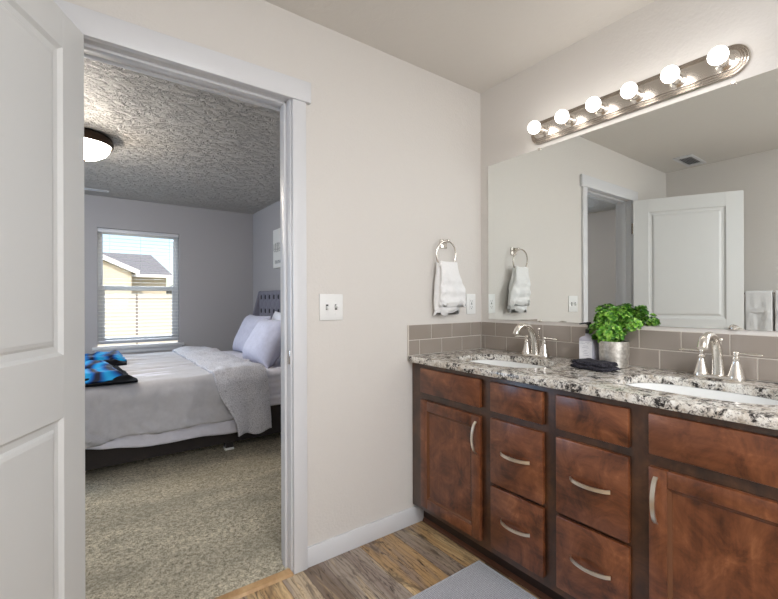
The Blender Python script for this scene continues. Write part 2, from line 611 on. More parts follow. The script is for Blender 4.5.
def fbm(x, y, z=0.0, oct_=3):
    return noise.fractal(Vector((x, y, z)), 1.0, 2.0, oct_)
def sm(a_, b_, x):
    t = max(0.0, min(1.0, (x-a_)/(b_-a_)))
    return t*t*(3-2*t)

H = 2.44
XL, YB = -2.74, -3.05                 # bathroom left wall, back wall
BX, BY0, BY1 = -4.0, 0.115, 4.30      # bedroom left wall, partition, window wall

# ------------------------------------------------------------------ the setting
struct(MB().box(XL, 0, YB, 0.0, -0.06, 0), 'floor', M['planks'], label='weathered multi tone plank floor of the bathroom', cat='floor', smooth=0)
struct(MB().box(BX, 0, 0.0, BY1, -0.06, 0.006), 'floor.001', M['carpet'], label='mottled grey brown carpet of the bedroom', cat='carpet', smooth=0)
struct(MB().box(XL, 0, YB, 0.0, H, H+0.06), 'ceiling', M['ceiling'], label='pale textured bathroom ceiling', cat='ceiling', smooth=0)
struct(MB().box(BX, 0, BY0, BY1, H, H+0.06), 'ceiling.001', M['knockdown'], label='heavily textured bedroom ceiling', cat='ceiling', smooth=0)
OX0, OX1, OZ = -1.998, -1.202, 2.075
wa = MB().box(-4.0, OX0, 0, BY0, 0, H).box(OX1, 0.0, 0, BY0, 0, H).box(OX0, OX1, 0, BY0, OZ, H)
struct(wa, 'wall_front', M['wall'], label='greige partition wall with the bedroom doorway', cat='wall', smooth=0)
struct(MB().box(0, 0.12, YB, BY0, 0, H), 'wall_right', M['wall'], label='greige wall behind the vanity mirror', cat='wall', smooth=0)
struct(MB().box(XL-0.1, XL, YB, 0, 0, H), 'wall_left', M['wall'], label='greige bathroom wall with the towel bar', cat='wall', smooth=0)
struct(MB().box(XL, 0, YB-0.1, YB, 0, H), 'wall_back', M['wall'], label='greige wall at the far end of the bathroom', cat='wall', smooth=0)
struct(MB().box(0, 0.12, BY0, BY1+0.15, 0, H), 'wall_right.001', M['bedwall'], label='darkened greige bedroom wall behind the headboard', cat='wall', smooth=0)
struct(MB().box(BX-0.1, BX, BY0, BY1, 0, H), 'wall_left.001', M['bedwall'], label='darkened greige bedroom wall opposite the headboard', cat='wall', smooth=0)
WX0, WX1, WZ0, WZ1 = -1.843, -0.966, 0.64, 2.066
wb = MB().box(BX, WX0, BY1, BY1+0.15, 0, H).box(WX1, 0, BY1, BY1+0.15, 0, H)
wb.box(WX0, WX1, BY1, BY1+0.15, 0, WZ0).box(WX0, WX1, BY1, BY1+0.15, WZ1, H)
struct(wb, 'wall_back.001', M['bedwall'], label='darkened greige bedroom wall holding the window', cat='wall', smooth=0)

# doorway trim
CXL, CXR, HB, HT = -1.978, -1.217, 2.057, 2.147
t1 = empty('trim_1', (-1.6, 0, 0), 'white doorway casing between bathroom and bedroom', 'door frame', None, 'structure')
mb = MB().box(CXR, -1.154, -0.017, 0, 0, HB, 0.002).box(-2.041, CXL, -0.017, 0, 0, HB, 0.002)
mb.build('casing', M['white'], t1)
mb = MB().box(-2.063, -1.132, -0.024, 0, HB, HT, 0.002)
mb.build('header', M['white'], t1)
mb = MB().box(CXR-0.006, OX1, 0, BY0, 0, HB+0.006, 0.001).box(OX0, CXL+0.006, 0, BY0, 0, HB+0.006, 0.001)
mb.box(OX0, OX1, 0, BY0, HB+0.006, OZ, 0.001)
mb.build('jamb', M['white'], t1)
jr, jl, jt = CXR-0.006, CXL+0.006, HB+0.006
mb = MB().box(jr-0.011, jr, 0.040, 0.076, 0, jt, 0.002).box(jl, jl+0.011, 0.040, 0.076, 0, jt, 0.002)
mb.box(jl, jr, 0.040, 0.076, jt-0.011, jt, 0.002)
mb.build('door_stop', M['white'], t1)
mb = MB().box(-1.217, -1.154, BY0, BY0+0.017, 0, HB, 0.002).box(-2.041, -1.978, BY0, BY0+0.017, 0, HB, 0.002).box(-2.063, -1.132, BY0, BY0+0.022, HB, HT, 0.002)
mb.build('casing', M['white'], t1)
mb = MB().box(jr-0.0015, jr+0.001, 0.006, 0.034, 0.905, 0.965, 0.0005)
mb.build('strike_plate', M['nickel'], t1, label='small metal strike plate')

# threshold strip
rooted(MB().prism([(OX0+0.02, -0.022, 0), (OX0+0.02, -0.014, 0.009), (OX0+0.02, 0.022, 0.011), (OX0+0.02, 0.034, 0.0)], (0.755, 0, 0)),
       'threshold_strip', M['oak'], (-1.6, 0, 0.0), 'light oak strip between carpet and plank floor', 'threshold')

# baseboards
def base(name, x0, x1, y0, y1, where):
    mb = MB().box(x0, x1, y0, y1, 0, 0.0887, 0.0025)
    return struct(mb, name, M['white'], label='white baseboard '+where, cat='baseboard')
base('baseboard_front', -1.154, -0.476, -0.012, 0, 'between the doorway and the vanity')
base('baseboard_front.001', XL, -2.041, -0.012, 0, 'behind the open door')
base('baseboard_left', XL, XL+0.012, YB, -0.012, 'under the towel bar')
base('baseboard_back', XL+0.012, 0, YB, YB+0.012, 'at the far end of the bathroom')
base('baseboard_right', -0.012, 0, YB+0.012, -1.66, 'past the right end of the vanity')
base('baseboard_back.001', BX, 0, BY1-0.012, BY1, 'below the bedroom window')
base('baseboard_left.001', BX, BX+0.012, BY0, BY1-0.012, 'opposite the bed headboard')
base('baseboard_right.001', -0.012, 0, BY0, BY1-0.012, 'behind the bed headboard')

# door
ang = R(27.0)
door = empty('door_1', (-1.9424, -0.035, 0.0), 'white two panel door standing open on the left', 'door', None, 'structure', rz=-(math.pi/2+ang))
DW, DT, DZ0, DZ1 = 0.757, 0.035, 0.012, 2.050
PX0, PX1 = 0.112, 0.645
panels = ((1.022, 1.940), (0.235, 0.837))
mb = MB()
mb.box(0, PX0, -DT, 0, DZ0, DZ1, 0.0012, 1).box(PX1, DW, -DT, 0, DZ0, DZ1, 0.0012, 1)
mb.box(PX0, PX1, -DT, 0, DZ0, panels[1][0]).box(PX0, PX1, -DT, 0, panels[1][1], panels[0][0]).box(PX0, PX1, -DT, 0, panels[0][1], DZ1)
mb.build('slab', M['doorwhite'], door, local=True)
def door_panel(z0, z1):
    mb = MB()
    steps = [(0, 0.0), (0.004, -0.004), (0.010, -0.010), (0.028, -0.012), (0.036, -0.006), (0.046, -0.003)]
    for side in (0, 1):
        def f(t):
            prev = None
            for ins, d in steps:
                y = d if side == 0 else -DT-d
                ring = [t.verts.new((x, y, z)) for x, z in ((PX0+ins, z0+ins), (PX1-ins, z0+ins), (PX1-ins, z1-ins), (PX0+ins, z1-ins))]
                if prev:
                    for i in range(4):
                        j = (i+1) % 4
                        q = (prev[i], prev[j], ring[j], ring[i])
                        t.faces.new(q if side == 0 else q[::-1])
                prev = ring
            t.faces.new(prev if side == 0 else prev[::-1])
        mb._new(f)
    return mb.build('panel', M['doorwhite'], door, local=True, smooth=0)
for z0, z1 in panels: door_panel(z0, z1)
for z in (0.25, 1.03, 1.81):
    mb = MB().lathe([(0, -0.047), (0.006, -0.045), (0.0065, -0.045), (0.0065, 0.045), (0.004, 0.050), (0, 0.051)], (-0.006, -DT-0.003, z), seg=12)
    mb.box(-0.0015, 0.0005, -DT+0.001, -0.004, z-0.045, z+0.045)
    mb.build('hinge', M['nickel'], door, local=True)
kn = MB()
for sgn, y0 in ((1, 0.0), (-1, -DT)):
    kn.lathe([(0.032, 0), (0.030, 0.006), (0.012, 0.010), (0.010, 0.030), (0.024, 0.038), (0.028, 0.050), (0.022, 0.062), (0, 0.066)], (0.69, y0, 0.95), (0, sgn, 0), 20)
kn.build('knob', M['nickel'], door, local=True)

# bedroom window
wn = empty('window_1', ((WX0+WX1)/2, BY1+0.06, WZ0), 'white single hung bedroom window', 'window', None, 'structure')
fy0, fy1 = BY1+0.062, BY1+0.13
MB().frame(WX0+0.001, WX1-0.001, WZ0+0.03, WZ1-0.001, fy0, fy1, 0.030, 0.002).build('frame', M['white'], wn)
ZR = 1.348
us = MB().frame(WX0+0.03, WX1-0.03, ZR-0.027, WZ1-0.030, fy0+0.030, fy0+0.055, 0.026, 0.002).build('sash', M['white'], wn)
MB().box(WX0+0.05, WX1-0.05, fy0+0.040, fy0+0.044, ZR-0.005, WZ1-0.05).build('pane', M['glass'], us, smooth=0)
ls = MB().frame(WX0+0.03, WX1-0.03, WZ0+0.055, ZR+0.027, fy0+0.002, fy0+0.028, 0.046, 0.002).build('sash', M['white'], wn)
MB().box(WX0+0.07, WX1-0.07, fy0+0.013, fy0+0.017, WZ0+0.095, ZR-0.015).build('pane', M['glass'], ls, smooth=0)
mb = MB().box(-1.895, -0.914, BY1-0.045, BY1+0.062, WZ0-0.030, WZ0+0.004, 0.004)
mb.build('sill', M['white'], wn)
MB().box(-1.872, -0.937, BY1-0.016, BY1, WZ0-0.082, WZ0-0.030, 0.003).build('apron', M['white'], wn)

# blind: every slat its own part
bl = empty('window_blind', (-1.4, BY1+0.02, 2.05), 'white slatted blind hanging open in the bedroom window', 'blind')
MB().box(WX0+0.006, WX1-0.006, BY1-0.012, BY1+0.044, 2.016, 2.060, 0.003).build('headrail', M['white'], bl)
sl = MB().box(WX0+0.010, WX1-0.010, BY1-0.008, BY1+0.040, -0.0013, 0.0013)
slat = sl.build('slat', M['slat'], bl, local=True, smooth=0)
slat.data.transform(Matrix.Translation((1.4, -(BY1+0.016), 0)))
NS, z0, z1 = 29, 0.755, 1.995
for i in range(NS):
    s_ = slat if i == 0 else slat.copy()
    if i: C.objects.link(s_); s_.parent = bl
    s_.location = (0, -0.004, z0+(z1-z0)*i/(NS-1)-2.05)
    s_.rotation_euler = (R(4), 0, 0)
MB().box(WX0+0.010, WX1-0.010, BY1-0.008, BY1+0.040, 0.698, 0.716, 0.004).build('bottom_rail', M['white'], bl)
for x in (-1.72, -1.40, -1.08):
    MB().box(x-0.0015, x+0.0015, BY1-0.0112, BY1-0.0096, 0.71, 2.02).build('ladder_cord', M['white'], bl, smooth=0)
MB().tube([(WX0+0.05, BY1-0.02, 2.02), (WX0+0.052, BY1-0.022, 1.45)], 0.004, 8).build('tilt_wand', M['white'], bl)

# ------------------------------------------------------------------ outdoors
struct(MB().box(-40, 60, BY1+0.15, 90, -0.6, -0.45), 'ground', M['lawn'], label='dry yard outside the bedroom window', cat='ground', smooth=0)
fn = empty('vinyl_fence', (-1.1, 8.5, -0.45), 'tan vinyl privacy fence seen through the lower sash', 'fence')
for i in range(-3, 4):
    x = -1.10+i*2.4
    MB().box(x+0.02, x+2.38, 8.48, 8.52, -0.40, 1.27).box(x+0.02, x+2.38, 8.465, 8.535, 1.25, 1.345, 0.005).build('fence_panel', M['fence'], fn, smooth=0)
    mb = MB().box(x-0.025, x+0.025, 8.485, 8.56, -0.45, 1.33, 0.004)
    mb.build('fence_post', M['fencegap'], fn, smooth=0)
ho = empty('neighbour_house', (0.0, 26.0, -0.45), 'cream sided house with grey shingle roof beyond the fence', 'house')
MB().box(-8.0, 2.0, 27.2, 34.0, -0.45, 2.86).build('wall', M['siding'], ho, smooth=0)
mb = MB()
def roof(t):
    a_ = [t.verts.new(p) for p in ((-8.5, 26.7, 2.82), (2.3, 26.7, 2.82), (2.3, 34.5, 2.82), (-8.5, 34.5, 2.82), (-5.0, 30.5, 4.35), (1.55, 30.5, 4.35))]
    for f in ((0, 1, 5, 4), (1, 2, 5), (2, 3, 4, 5), (3, 0, 4), (3, 2, 1, 0)): t.faces.new([a_[i] for i in f])
mb._new(roof)
mb.build('roof', M['shingle'], ho, smooth=0)
MB().box(-8.5, 2.3, 26.64, 26.7, 2.64, 2.82).build('fascia', M['fascia'], ho, smooth=0)
# front gable wing
gx, gz = -1.43, 3.52
mb = MB().prism([(-7.2, 24.2, -0.45), (-0.05, 24.2, -0.45), (-0.05, 24.2, 2.75), (-3.6, 24.2, 4.35), (-7.2, 24.2, 2.75)], (0, 3.0, 0))
mb.build('gable_wall', M['siding'], ho, smooth=0)
mb = MB().prism([(0.30, 23.9, 2.60), (0.30, 23.9, 2.86), (-3.6, 23.9, 4.66), (-3.6, 23.9, 4.40)], (0, 0.12, 0))
mb.prism([(-7.5, 23.9, 2.60), (-7.5, 23.9, 2.86), (-3.6, 23.9, 4.66), (-3.6, 23.9, 4.40)], (0, 0.12, 0))
mb.build('gable_trim', M['fascia'], ho, smooth=0)
mb = MB().prism([(0.30, 24.02, 2.78), (0.30, 24.02, 2.87), (-3.6, 24.02, 4.67), (-3.6, 24.02, 4.58)], (0, 5.0, 0))
mb.prism([(-7.5, 24.02, 2.78), (-7.5, 24.02, 2.87), (-3.6, 24.02, 4.67), (-3.6, 24.02, 4.58)], (0, 5.0, 0))
mb.build('gable_roof', M['shingle'], ho, smooth=0)
h2 = empty('neighbour_garage', (4.2, 31, -0.45), 'small low gabled outbuilding at the right edge of the window view', 'house')
MB().box(2.75, 6.9, 29.2, 33, -0.45, 2.0).build('wall', M['siding'], h2, smooth=0)
MB().prism([(2.45, 28.9, 2.0), (7.2, 28.9, 2.0), (4.8, 28.9, 3.3)], (0, 4.4, 0)).build('roof', M['shingle'], h2, smooth=0)

# ------------------------------------------------------------------ vanity
van = empty('vanity_cabinet', (-0.27, -0.82, 0), 'long cherry brown double sink vanity cabinet with curved pulls', 'cabinet')
YV = -1.645
mb = MB().box(-0.545, -0.525, YV, -0.003, 0.105, 0.858, 0.001)
mb.box(-0.525, -0.004, YV, YV+0.018, 0.105, 0.858).box(-0.525, -0.004, -0.021, -0.003, 0.105, 0.858).box(-0.525, -0.004, YV+0.018, -0.021, 0.105, 0.123)
mb.build('carcass', M['woodframe'], van)
MB().box(-0.4745, -0.458, YV, -0.003, 0, 0.105).build('toe_kick', M['kick'], van, smooth=0)
MB().prism([(-0.4745, -0.014, 0), (-0.487, -0.014, 0), (-0.486, -0.014, 0.010), (-0.4745, -0.014, 0.018)], (0, YV+0.02, 0)).build('shoe_moulding', M['shoe'], van)
XF0, XF1 = -0.545, -0.564
def pull(y, z, vert, parent):
    L, B = 0.138, 0.026
    P = []
    for i in range(15):
        t = i/14
        b = math.sin(math.pi*t)**0.62
        d = (t-0.5)*L
        P.append((XF1-0.001-B*b, y if vert else y+d, z+d if vert else z-0.0))
    mb = MB().ribbon(P, None, (0, 1, 0) if vert else (0, 0, 1), 0.0125, 0.004)
    return mb.build('handle', M['satin'], parent, smooth=40, label='curved satin nickel pull')
def drawer(name, y0, y1, z0, z1, hz=None):
    o = MB().box(XF1, XF0, y1, y0, z0, z1, 0.004, 2).build(name, M['woodh'], van)
    if hz: pull((y0+y1)/2, hz, False, o)
    return o
def cdoor(y0, y1, z0, z1, hy, hz):
    fw = 0.050
    mb = MB()
    mb.box(XF1, XF0, y0-fw, y0, z0, z1, 0.003).box(XF1, XF0, y1, y1+fw, z0, z1, 0.003)
    mb.box(XF1, XF0, y1+fw, y0-fw, z0, z0+fw, 0.003).box(XF1, XF0, y1+fw, y0-fw, z1-fw, z1, 0.003)
    o = mb.build('door', M['wood'], van)
    mb = MB().box(XF1+0.009, XF0-0.001, y1+fw-0.002, y0-fw+0.002, z0+fw-0.002, z1-fw+0.002)
    # small inner bead
    mb.build('panel', M['wood'], o)
    bd = MB()
    for yy in (y0-fw, y1+fw):
        s_ = -1 if yy == y0-fw else 1
        bd.prism([(XF1+0.001, yy, z0+fw), (XF1+0.0085, yy, z0+fw), (XF1+0.0085, yy+s_*0.011, z0+fw)], (0, 0, z1-z0-2*fw))
    for zz in (z0+fw, z1-fw):
        s_ = 1 if zz == z0+fw else -1
        bd.prism([(XF1+0.001, y1+fw, zz), (XF1+0.0085, y1+fw, zz), (XF1+0.0085, y1+fw, zz+s_*0.011)], (0, y0-y1-2*fw, 0))
    bd.build('panel_bead', M['woodbead'], o, smooth=0)
    pull(hy, hz, True, o)
    return o
ZF = (0.714, 0.838)
drawer('false_front', -0.088, -0.485, *ZF)
cdoor(-0.088, -0.485, 0.135, 0.677, -0.464, 0.582)
for y0, y1 in ((-0.542, -0.792), (-0.845, -1.096)):
    drawer('drawer', y0, y1, *ZF)
    drawer('drawer', y0, y1, 0.414, 0.685, 0.555)
    drawer('drawer', y0, y1, 0.140, 0.400, 0.277)
drawer('false_front', -1.153, -1.550, *ZF)
cdoor(-1.153, -1.550, 0.135, 0.677, -1.174, 0.582)

# countertop with two oval cut-outs
ZC0, ZC1 = 0.860, 0.890
SINKS = (-0.412, -1.200)
SXC, SA, SB = -0.302, 0.160, 0.236     # centre x, half-depth, half-width
ct = MB()
def counter(t):
    N = 56
    outer = [t.verts.new(p) for p in ((-0.577, -1.655, ZC1), (-0.003, -1.655, ZC1), (-0.003, -0.003, ZC1), (-0.577, -0.003, ZC1))]
    es = [t.edges.new((outer[i], outer[(i+1) % 4])) for i in range(4)]
    for yc in SINKS:
        ring = []
        for i in range(N):
            an = 2*math.pi*i/N
            ca, sa = math.cos(an), math.sin(an)
            e_ = 2/3.0
            ring.append(t.verts.new((SXC+SA*math.copysign(abs(ca)**e_, ca), yc+SB*math.copysign(abs(sa)**e_, sa), ZC1)))
        es += [t.edges.new((ring[i], ring[(i+1) % N])) for i in range(N)]
    bmesh.ops.triangle_fill(t, use_beauty=True, use_dissolve=False, edges=es)
    top = list(t.faces)
    r = bmesh.ops.extrude_face_region(t, geom=top)
    for g in r['geom']:
        if isinstance(g, bmesh.types.BMVert): g.co.z = ZC0
    bmesh.ops.recalc_face_normals(t, faces=list(t.faces))
    ed = [e for e in t.edges if all(abs(v.co.x+0.577) < 1e-4 for v in e.verts) and abs(e.verts[0].co.z-e.verts[1].co.z) < 1e-5]
    bmesh.ops.bevel(t, geom=ed, offset=0.006, segments=3, profile=0.5, affect='EDGES')
ct._new(counter)
rooted(ct, 'countertop', M['granite'], (-0.29, -0.82, ZC0), 'speckled cream and black granite countertop on the vanity', 'countertop', smooth=30)

# sinks
for i, yc in enumerate(SINKS):
    lab = ('oval white undermount sink nearer the towel ring', 'oval white undermount sink beside the potted plant')[i]
    sk_ = empty('sink', (SXC, yc, 0.72), lab, 'sink', 'undermount sinks in the countertop')
    prof = [(1.06, 0.139), (1.06, 0.128), (1.01, 0.128), (0.985, 0.139), (0.97, 0.10), (0.92, 0.05), (0.80, 0.020), (0.5, 0.006), (0.14, 0.0)]
    mb = MB()
    def bowl(t):
        N = 48
        rings = []
        for r, h in prof:
            ring = []
            for k in range(N):
                an = 2*math.pi*k/N
                ca, sa = math.cos(an), math.sin(an)
                e_ = 2/3.0
                ring.append(t.verts.new((SXC+SA*r*math.copysign(abs(ca)**e_, ca), yc+SB*r*math.copysign(abs(sa)**e_, sa), 0.72+h)))
            rings.append(ring)
        # rim ring goes to the underside of the stone, then down inside
        order = [rings[0], rings[3]]+rings[4:]
        for a_, b_ in zip(order, order[1:]):
            for k in range(N):
                j = (k+1) % N
                t.faces.new((a_[k], a_[j], b_[j], b_[k]))
        for ring in rings[1:3]:
            for v in ring: t.verts.remove(v)
    mb._new(bowl)
    o = mb.build('bowl', M['ceramic'], sk_, smooth=60)
    MB().lathe([(0.0, 0.006), (0.018, 0.006), (0.028, 0.004), (0.032, 0.001), (0.032, -0.004)], (SXC, yc, 0.72), seg=20).build('drain', M['chrome'], sk_)

# faucets
def make_faucet(yc):
    XB = -0.080
    f = empty('faucet', (XB, yc, ZC1), None, 'faucet', 'two handle faucets on the countertop')
    # stadium base
    pts = []
    for k in range(24):
        an = 2*math.pi*k/24
        cx = 0.052 if math.sin(an) > 0 else -0.052
        pts.append((XB+0.026*math.cos(an), yc+cx+0.026*math.sin(an), ZC1))
    MB().prism(pts, (0, 0, 0.017), 0.004).build('base_plate', M['chrome'], f)
    # arched spout
    sp, rr = [], []
    ctrl = [(-0.080, 0.900), (-0.083, 0.940), (-0.092, 0.985), (-0.110, 1.021), (-0.136, 1.044), (-0.168, 1.054), (-0.200, 1.051), (-0.225, 1.037), (-0.238, 1.014)]
    rad = [0.021, 0.0185, 0.0165, 0.0155, 0.0145, 0.014, 0.0145, 0.0155, 0.0165]
    for i in range(len(ctrl)-1):
        for k in range(4):
            t = k/4
            p0, p1, p2, p3 = (ctrl[max(0, min(len(ctrl)-1, i+d))] for d in (-1, 0, 1, 2))
            q = []
            for c_ in range(2):
                q.append(0.5*((2*p1[c_])+(-p0[c_]+p2[c_])*t+(2*p0[c_]-5*p1[c_]+4*p2[c_]-p3[c_])*t*t+(-p0[c_]+3*p1[c_]-3*p2[c_]+p3[c_])*t**3))
            sp.append((q[0], yc, q[1])); rr.append(rad[i]*(1-t)+rad[i+1]*t)
    sp.append((ctrl[-1][0], yc, ctrl[-1][1])); rr.append(rad[-1])
    mb = MB().tube(sp, rr, 16, upv=(0, 1, 0))
    mb.lathe([(0.025, 0), (0.025, 0.004), (0.021, 0.012), (0.019, 0.016)], (-0.078, yc, 0.899), seg=20)
    mb.build('spout', M['chrome'], f)
    MB().tube([(-0.052, yc, 0.90), (-0.050, yc, 1.026)], 0.0025, 8).sphere((-0.050, yc, 1.032), 0.0075, 12, 8).build('lift_rod', M['chrome'], f)
    for s_ in (1, -1):
        y = yc+0.051*s_
        mb = MB().lathe([(0.0, 0.0), (0.026, 0.0), (0.026, 0.006), (0.0235, 0.012), (0.019, 0.030), (0.0145, 0.048), (0.0115, 0.060), (0.0115, 0.063), (0.0135, 0.066), (0.0135, 0.070),
                         (0.0095, 0.074), (0.0090, 0.082), (0.0105, 0.086), (0.0100, 0.092), (0.006, 0.096), (0, 0.097)], (XB, y, ZC1+0.011), seg=20)
        hb = mb.build('handle', M['chrome'], f)
        P = [(XB, y+s_*d, ZC1+0.011+0.088+z_) for d, z_ in ((0.004, 0), (0.02, 0.0015), (0.04, 0.001), (0.058, 0.0), (0.070, -0.001), (0.073, -0.001))]
        MB().tube(P, [0.0055, 0.0065, 0.0085, 0.0095, 0.008, 0.004], 12, flat=0.55).build('lever', M['chrome'], hb)
    return f
for yc, lab in ((-0.431, 'polished nickel faucet behind the sink nearer the towel ring'), (-1.193, 'polished nickel faucet at the right, beyond the potted plant')):
    make_faucet(yc)['label'] = lab

# backsplash tiles
def backsplash(root, P0, along, normal, length, tops, bots):
    # P0 bottom corner; tiles laid in two rows between joints
    A_, N_ = Vector(along), Vector(normal)
    zb, zm, zt = 0.891, 0.9715, 1.0525
    g = 0.0022
    gm, tm = MB(), MB()
    def slab(mb_, s0, s1, z0, z1, d0, d1, bev):
        p = Vector(P0)
        a_ = p+A_*s0+N_*d0
        b_ = p+A_*s1+N_*d1
        x0, x1 = sorted((a_.x, b_.x)); y0, y1 = sorted((a_.y, b_.y))
        mb_.box(x0, x1, y0, y1, z0, z1, bev, 2)
    slab(gm, 0, length, zb, zt, 0.0005, 0.0062, 0)
    gm.build('grout', M['grout'], root, smooth=0)
    for js, z0, z1 in ((tops, zm, zt), (bots, zb, zm)):
        for s0, s1 in zip(js, js[1:]):
            slab(tm, s0+g, s1-g, z0+g, z1-g*0.8, 0.004, 0.0085, 0.0012)
    tm.build('tiles', M['tile'], root, smooth=0)
b1 = empty('tile_backsplash', (-0.29, -0.004, 0.891), 'short taupe tile backsplash under the towel ring', 'backsplash', 'taupe tile backsplashes')
backsplash(b1, (-0.0085, 0, 0), (-1, 0, 0), (0, -1, 0), 0.568, [0.0, 0.090, 0.246, 0.404, 0.563], [0.0, 0.008, 0.166, 0.326, 0.488, 0.563])
b2 = empty('tile_backsplash', (-0.004, -0.82, 0.891), 'long taupe tile backsplash below the mirror', 'backsplash', 'taupe tile backsplashes')
per = 0.1565
tops = [0.0085]+[0.113+per*i for i in range(10)]+[1.65]
bots = [0.0085]+[0.035+per*i for i in range(11)]+[1.65]
backsplash(b2, (0, 0, 0), (0, -1, 0), (-1, 0, 0), 1.65, tops, bots)

# mirror
mr = empty('wall_mirror', (-0.003, -0.82, 1.07), 'wide frameless mirror above the vanity', 'mirror')
MB().box(-0.006, -0.0005, -1.585, -0.0613, 1.0700, 1.9795).build('glass', M['mirror'], mr, smooth=0)
for y in (-0.410, -1.221):
    for z, s_ in ((1.0705, 1), (1.980, -1)):
        MB().box(-0.0095, -0.001, y-0.009, y+0.009, min(z-s_*0.004, z+s_*0.008), max(z-s_*0.004, z+s_*0.008), 0.001).build('clip', M['chrome'], mr)

# light bar
vl = empty('vanity_light', (0, -0.82, 2.063), 'brushed nickel bar light with six lit globe bulbs', 'light fixture')
def stadium(yc, hl, r, zc, n_=20):
    pts = []
    for k in range(n_+1):
        an = -math.pi/2+math.pi*k/n_
        pts.append((yc+hl+r*math.cos(an), zc+r*math.sin(an)))
    for k in range(n_+1):
        an = math.pi/2+math.pi*k/n_
        pts.append((yc-hl+r*math.cos(an), zc+r*math.sin(an)))
    return pts
mb = MB()
levels = [(0.060, 0.0005), (0.060, 0.007), (0.0575, 0.0105), (0.0545, 0.007), (0.0525, 0.008), (0.0500, 0.0150), (0.0465, 0.011), (0.0445, 0.012), (0.0420, 0.0195), (0.0385, 0.015), (0.0365, 0.016), (0.0345, 0.022), (0.031, 0.022)]
YLC, ZLC, HL = -0.816, 2.063, 0.396
def barmesh(t):
    prev = None
    for r, d in levels:
        ring = [t.verts.new((-d, y, z)) for y, z in stadium(YLC, HL, r, ZLC)]
        if prev:
            for i in range(len(ring)):
                j = (i+1) % len(ring)
                t.faces.new((prev[i], prev[j], ring[j], ring[i]))
        prev = ring
    t.faces.new(prev)
    bmesh.ops.recalc_face_normals(t, faces=list(t.faces))
mb._new(barmesh)
mb.build('back_plate', M['nickel'], vl, smooth=25)
for k in range(6):
    y = -0.442-0.1518*k
    MB().lathe([(0.030, 0.0), (0.030, 0.003), (0.026, 0.006), (0.021, 0.010), (0.019, 0.046), (0.017, 0.050), (0.0, 0.050)], (-0.0215, y, ZLC-0.004), (-1, 0, 0), 24).build('socket', M['chrome'], vl)
    MB().sphere((-0.098, y, ZLC-0.004), 0.0312, 20, 14).build('bulb', M['bulb'], vl)

# ------------------------------------------------------------------ things on the wall
rg = empty('towel_ring', (-0.318, 0, 1.50), 'brushed nickel towel ring on the wall by the mirror', 'towel ring')
MB().box(-0.343, -0.293, -0.010, 0, 1.474, 1.524, 0.003).box(-0.327, -0.309, -0.052, -0.008, 1.502, 1.520, 0.003).build('bracket', M['nickel'], rg)
RC = (-0.335, 1.436)
MB().tube([(RC[0]+0.073*math.sin(2*math.pi*i/40), -0.045-0.006*math.cos(2*math.pi*i/40), RC[1]+0.073*math.cos(2*math.pi*i/40)) for i in range(40)], 0.0048, 10, closed=True, upv=(0, 1, 0)).build('ring', M['nickel'], rg)

# hand towel hanging through the ring: a long rear fall and a shorter frilled front fall
tw = empty('hand_towel', (-0.33, -0.05, 1.10), 'white frilled hand towel hanging from the towel ring', 'towel')
def fall(xc_t, w_t, xc_b, w_b, ztop, zbot, yoff, thick, seed, frill, bulge):
    def fn(u, v):
        z = ztop+(zbot-ztop)*v
        wv_ = w_t+(w_b-w_t)*sm(0.0, 0.8, v)
        xc = xc_t+(xc_b-xc_t)*v
        an = 2*math.pi*u
        ca, sa = math.cos(an), math.sin(an)
        ex = math.copysign(abs(ca)**0.55, ca)
        ey = math.copysign(abs(sa)**0.8, sa)
        th = thick*(0.45+0.55*sm(0, 0.35, v))
        x = xc+wv_/2*ex
        th *= 1-0.82*sm(0.88, 1.0, v)
        y = yoff-th*ey+0.007*fbm(x*22, z*26, seed)*sm(0.2, 0.5, v)
        fold = math.sin(x*75+seed+1.5*fbm(x*8, z*6, seed))*0.0055*sm(0.03, 0.4, v)
        y += fold*(1 if sa < 0 else 1)
        amp = frill*sm(0.80, 1.0, v)
        y += amp*math.sin(an*9+seed)*0.9
        x += amp*math.cos(an*7+seed)*0.8
        z += amp*1.1*math.sin(an*5+seed*2)+0.012*fbm(x*9, seed, 0)*v
        x += bulge*sm(0.35, 0.65, v)*max(0, ca)*0.5
        # ruched bands
        y -= 0.005*math.sin(z*95+seed)*sm(0.25, 0.5, v)*max(0, sa)
        return (x, min(y, -0.006), z)
    return fn
f1 = fall(-0.335, 0.128, -0.318, 0.178, 1.392, 1.112, -0.036, 0.022, 1.3, 0.010, 0.0)
f2 = fall(-0.330, 0.124, -0.312, 0.170, 1.393, 1.150, -0.062, 0.020, 4.1, 0.009, 0.05)
def capped(fn, nu=72, nv=44):
    mb_ = MB()
    def f(t):
        g = [[t.verts.new(fn(i/nu, j/(nv-1))) for j in range(nv)] for i in range(nu)]
        for i in range(nu):
            for j in range(nv-1):
                i2 = (i+1) % nu
                t.faces.new((g[i][j], g[i2][j], g[i2][j+1], g[i][j+1]))
        t.faces.new([g[i][0] for i in range(nu)])
        t.faces.new([g[i][nv-1] for i in range(nu)])
        bmesh.ops.recalc_face_normals(t, faces=list(t.faces))
    mb_._new(f)
    return mb_
capped(f1).build('rear_fall', M['towel'], tw, smooth=60)
capped(f2).build('front_fall', M['towel'], tw, smooth=60)
# the bight over the ring
MB().tube([(-0.335+0.058*k/6, -0.050, 1.376+0.006*(abs(k)/6)**2) for k in range(-6, 7)], [0.014]+[0.019]*11+[0.014], 14).build('fold', M['towel'], tw, smooth=60)

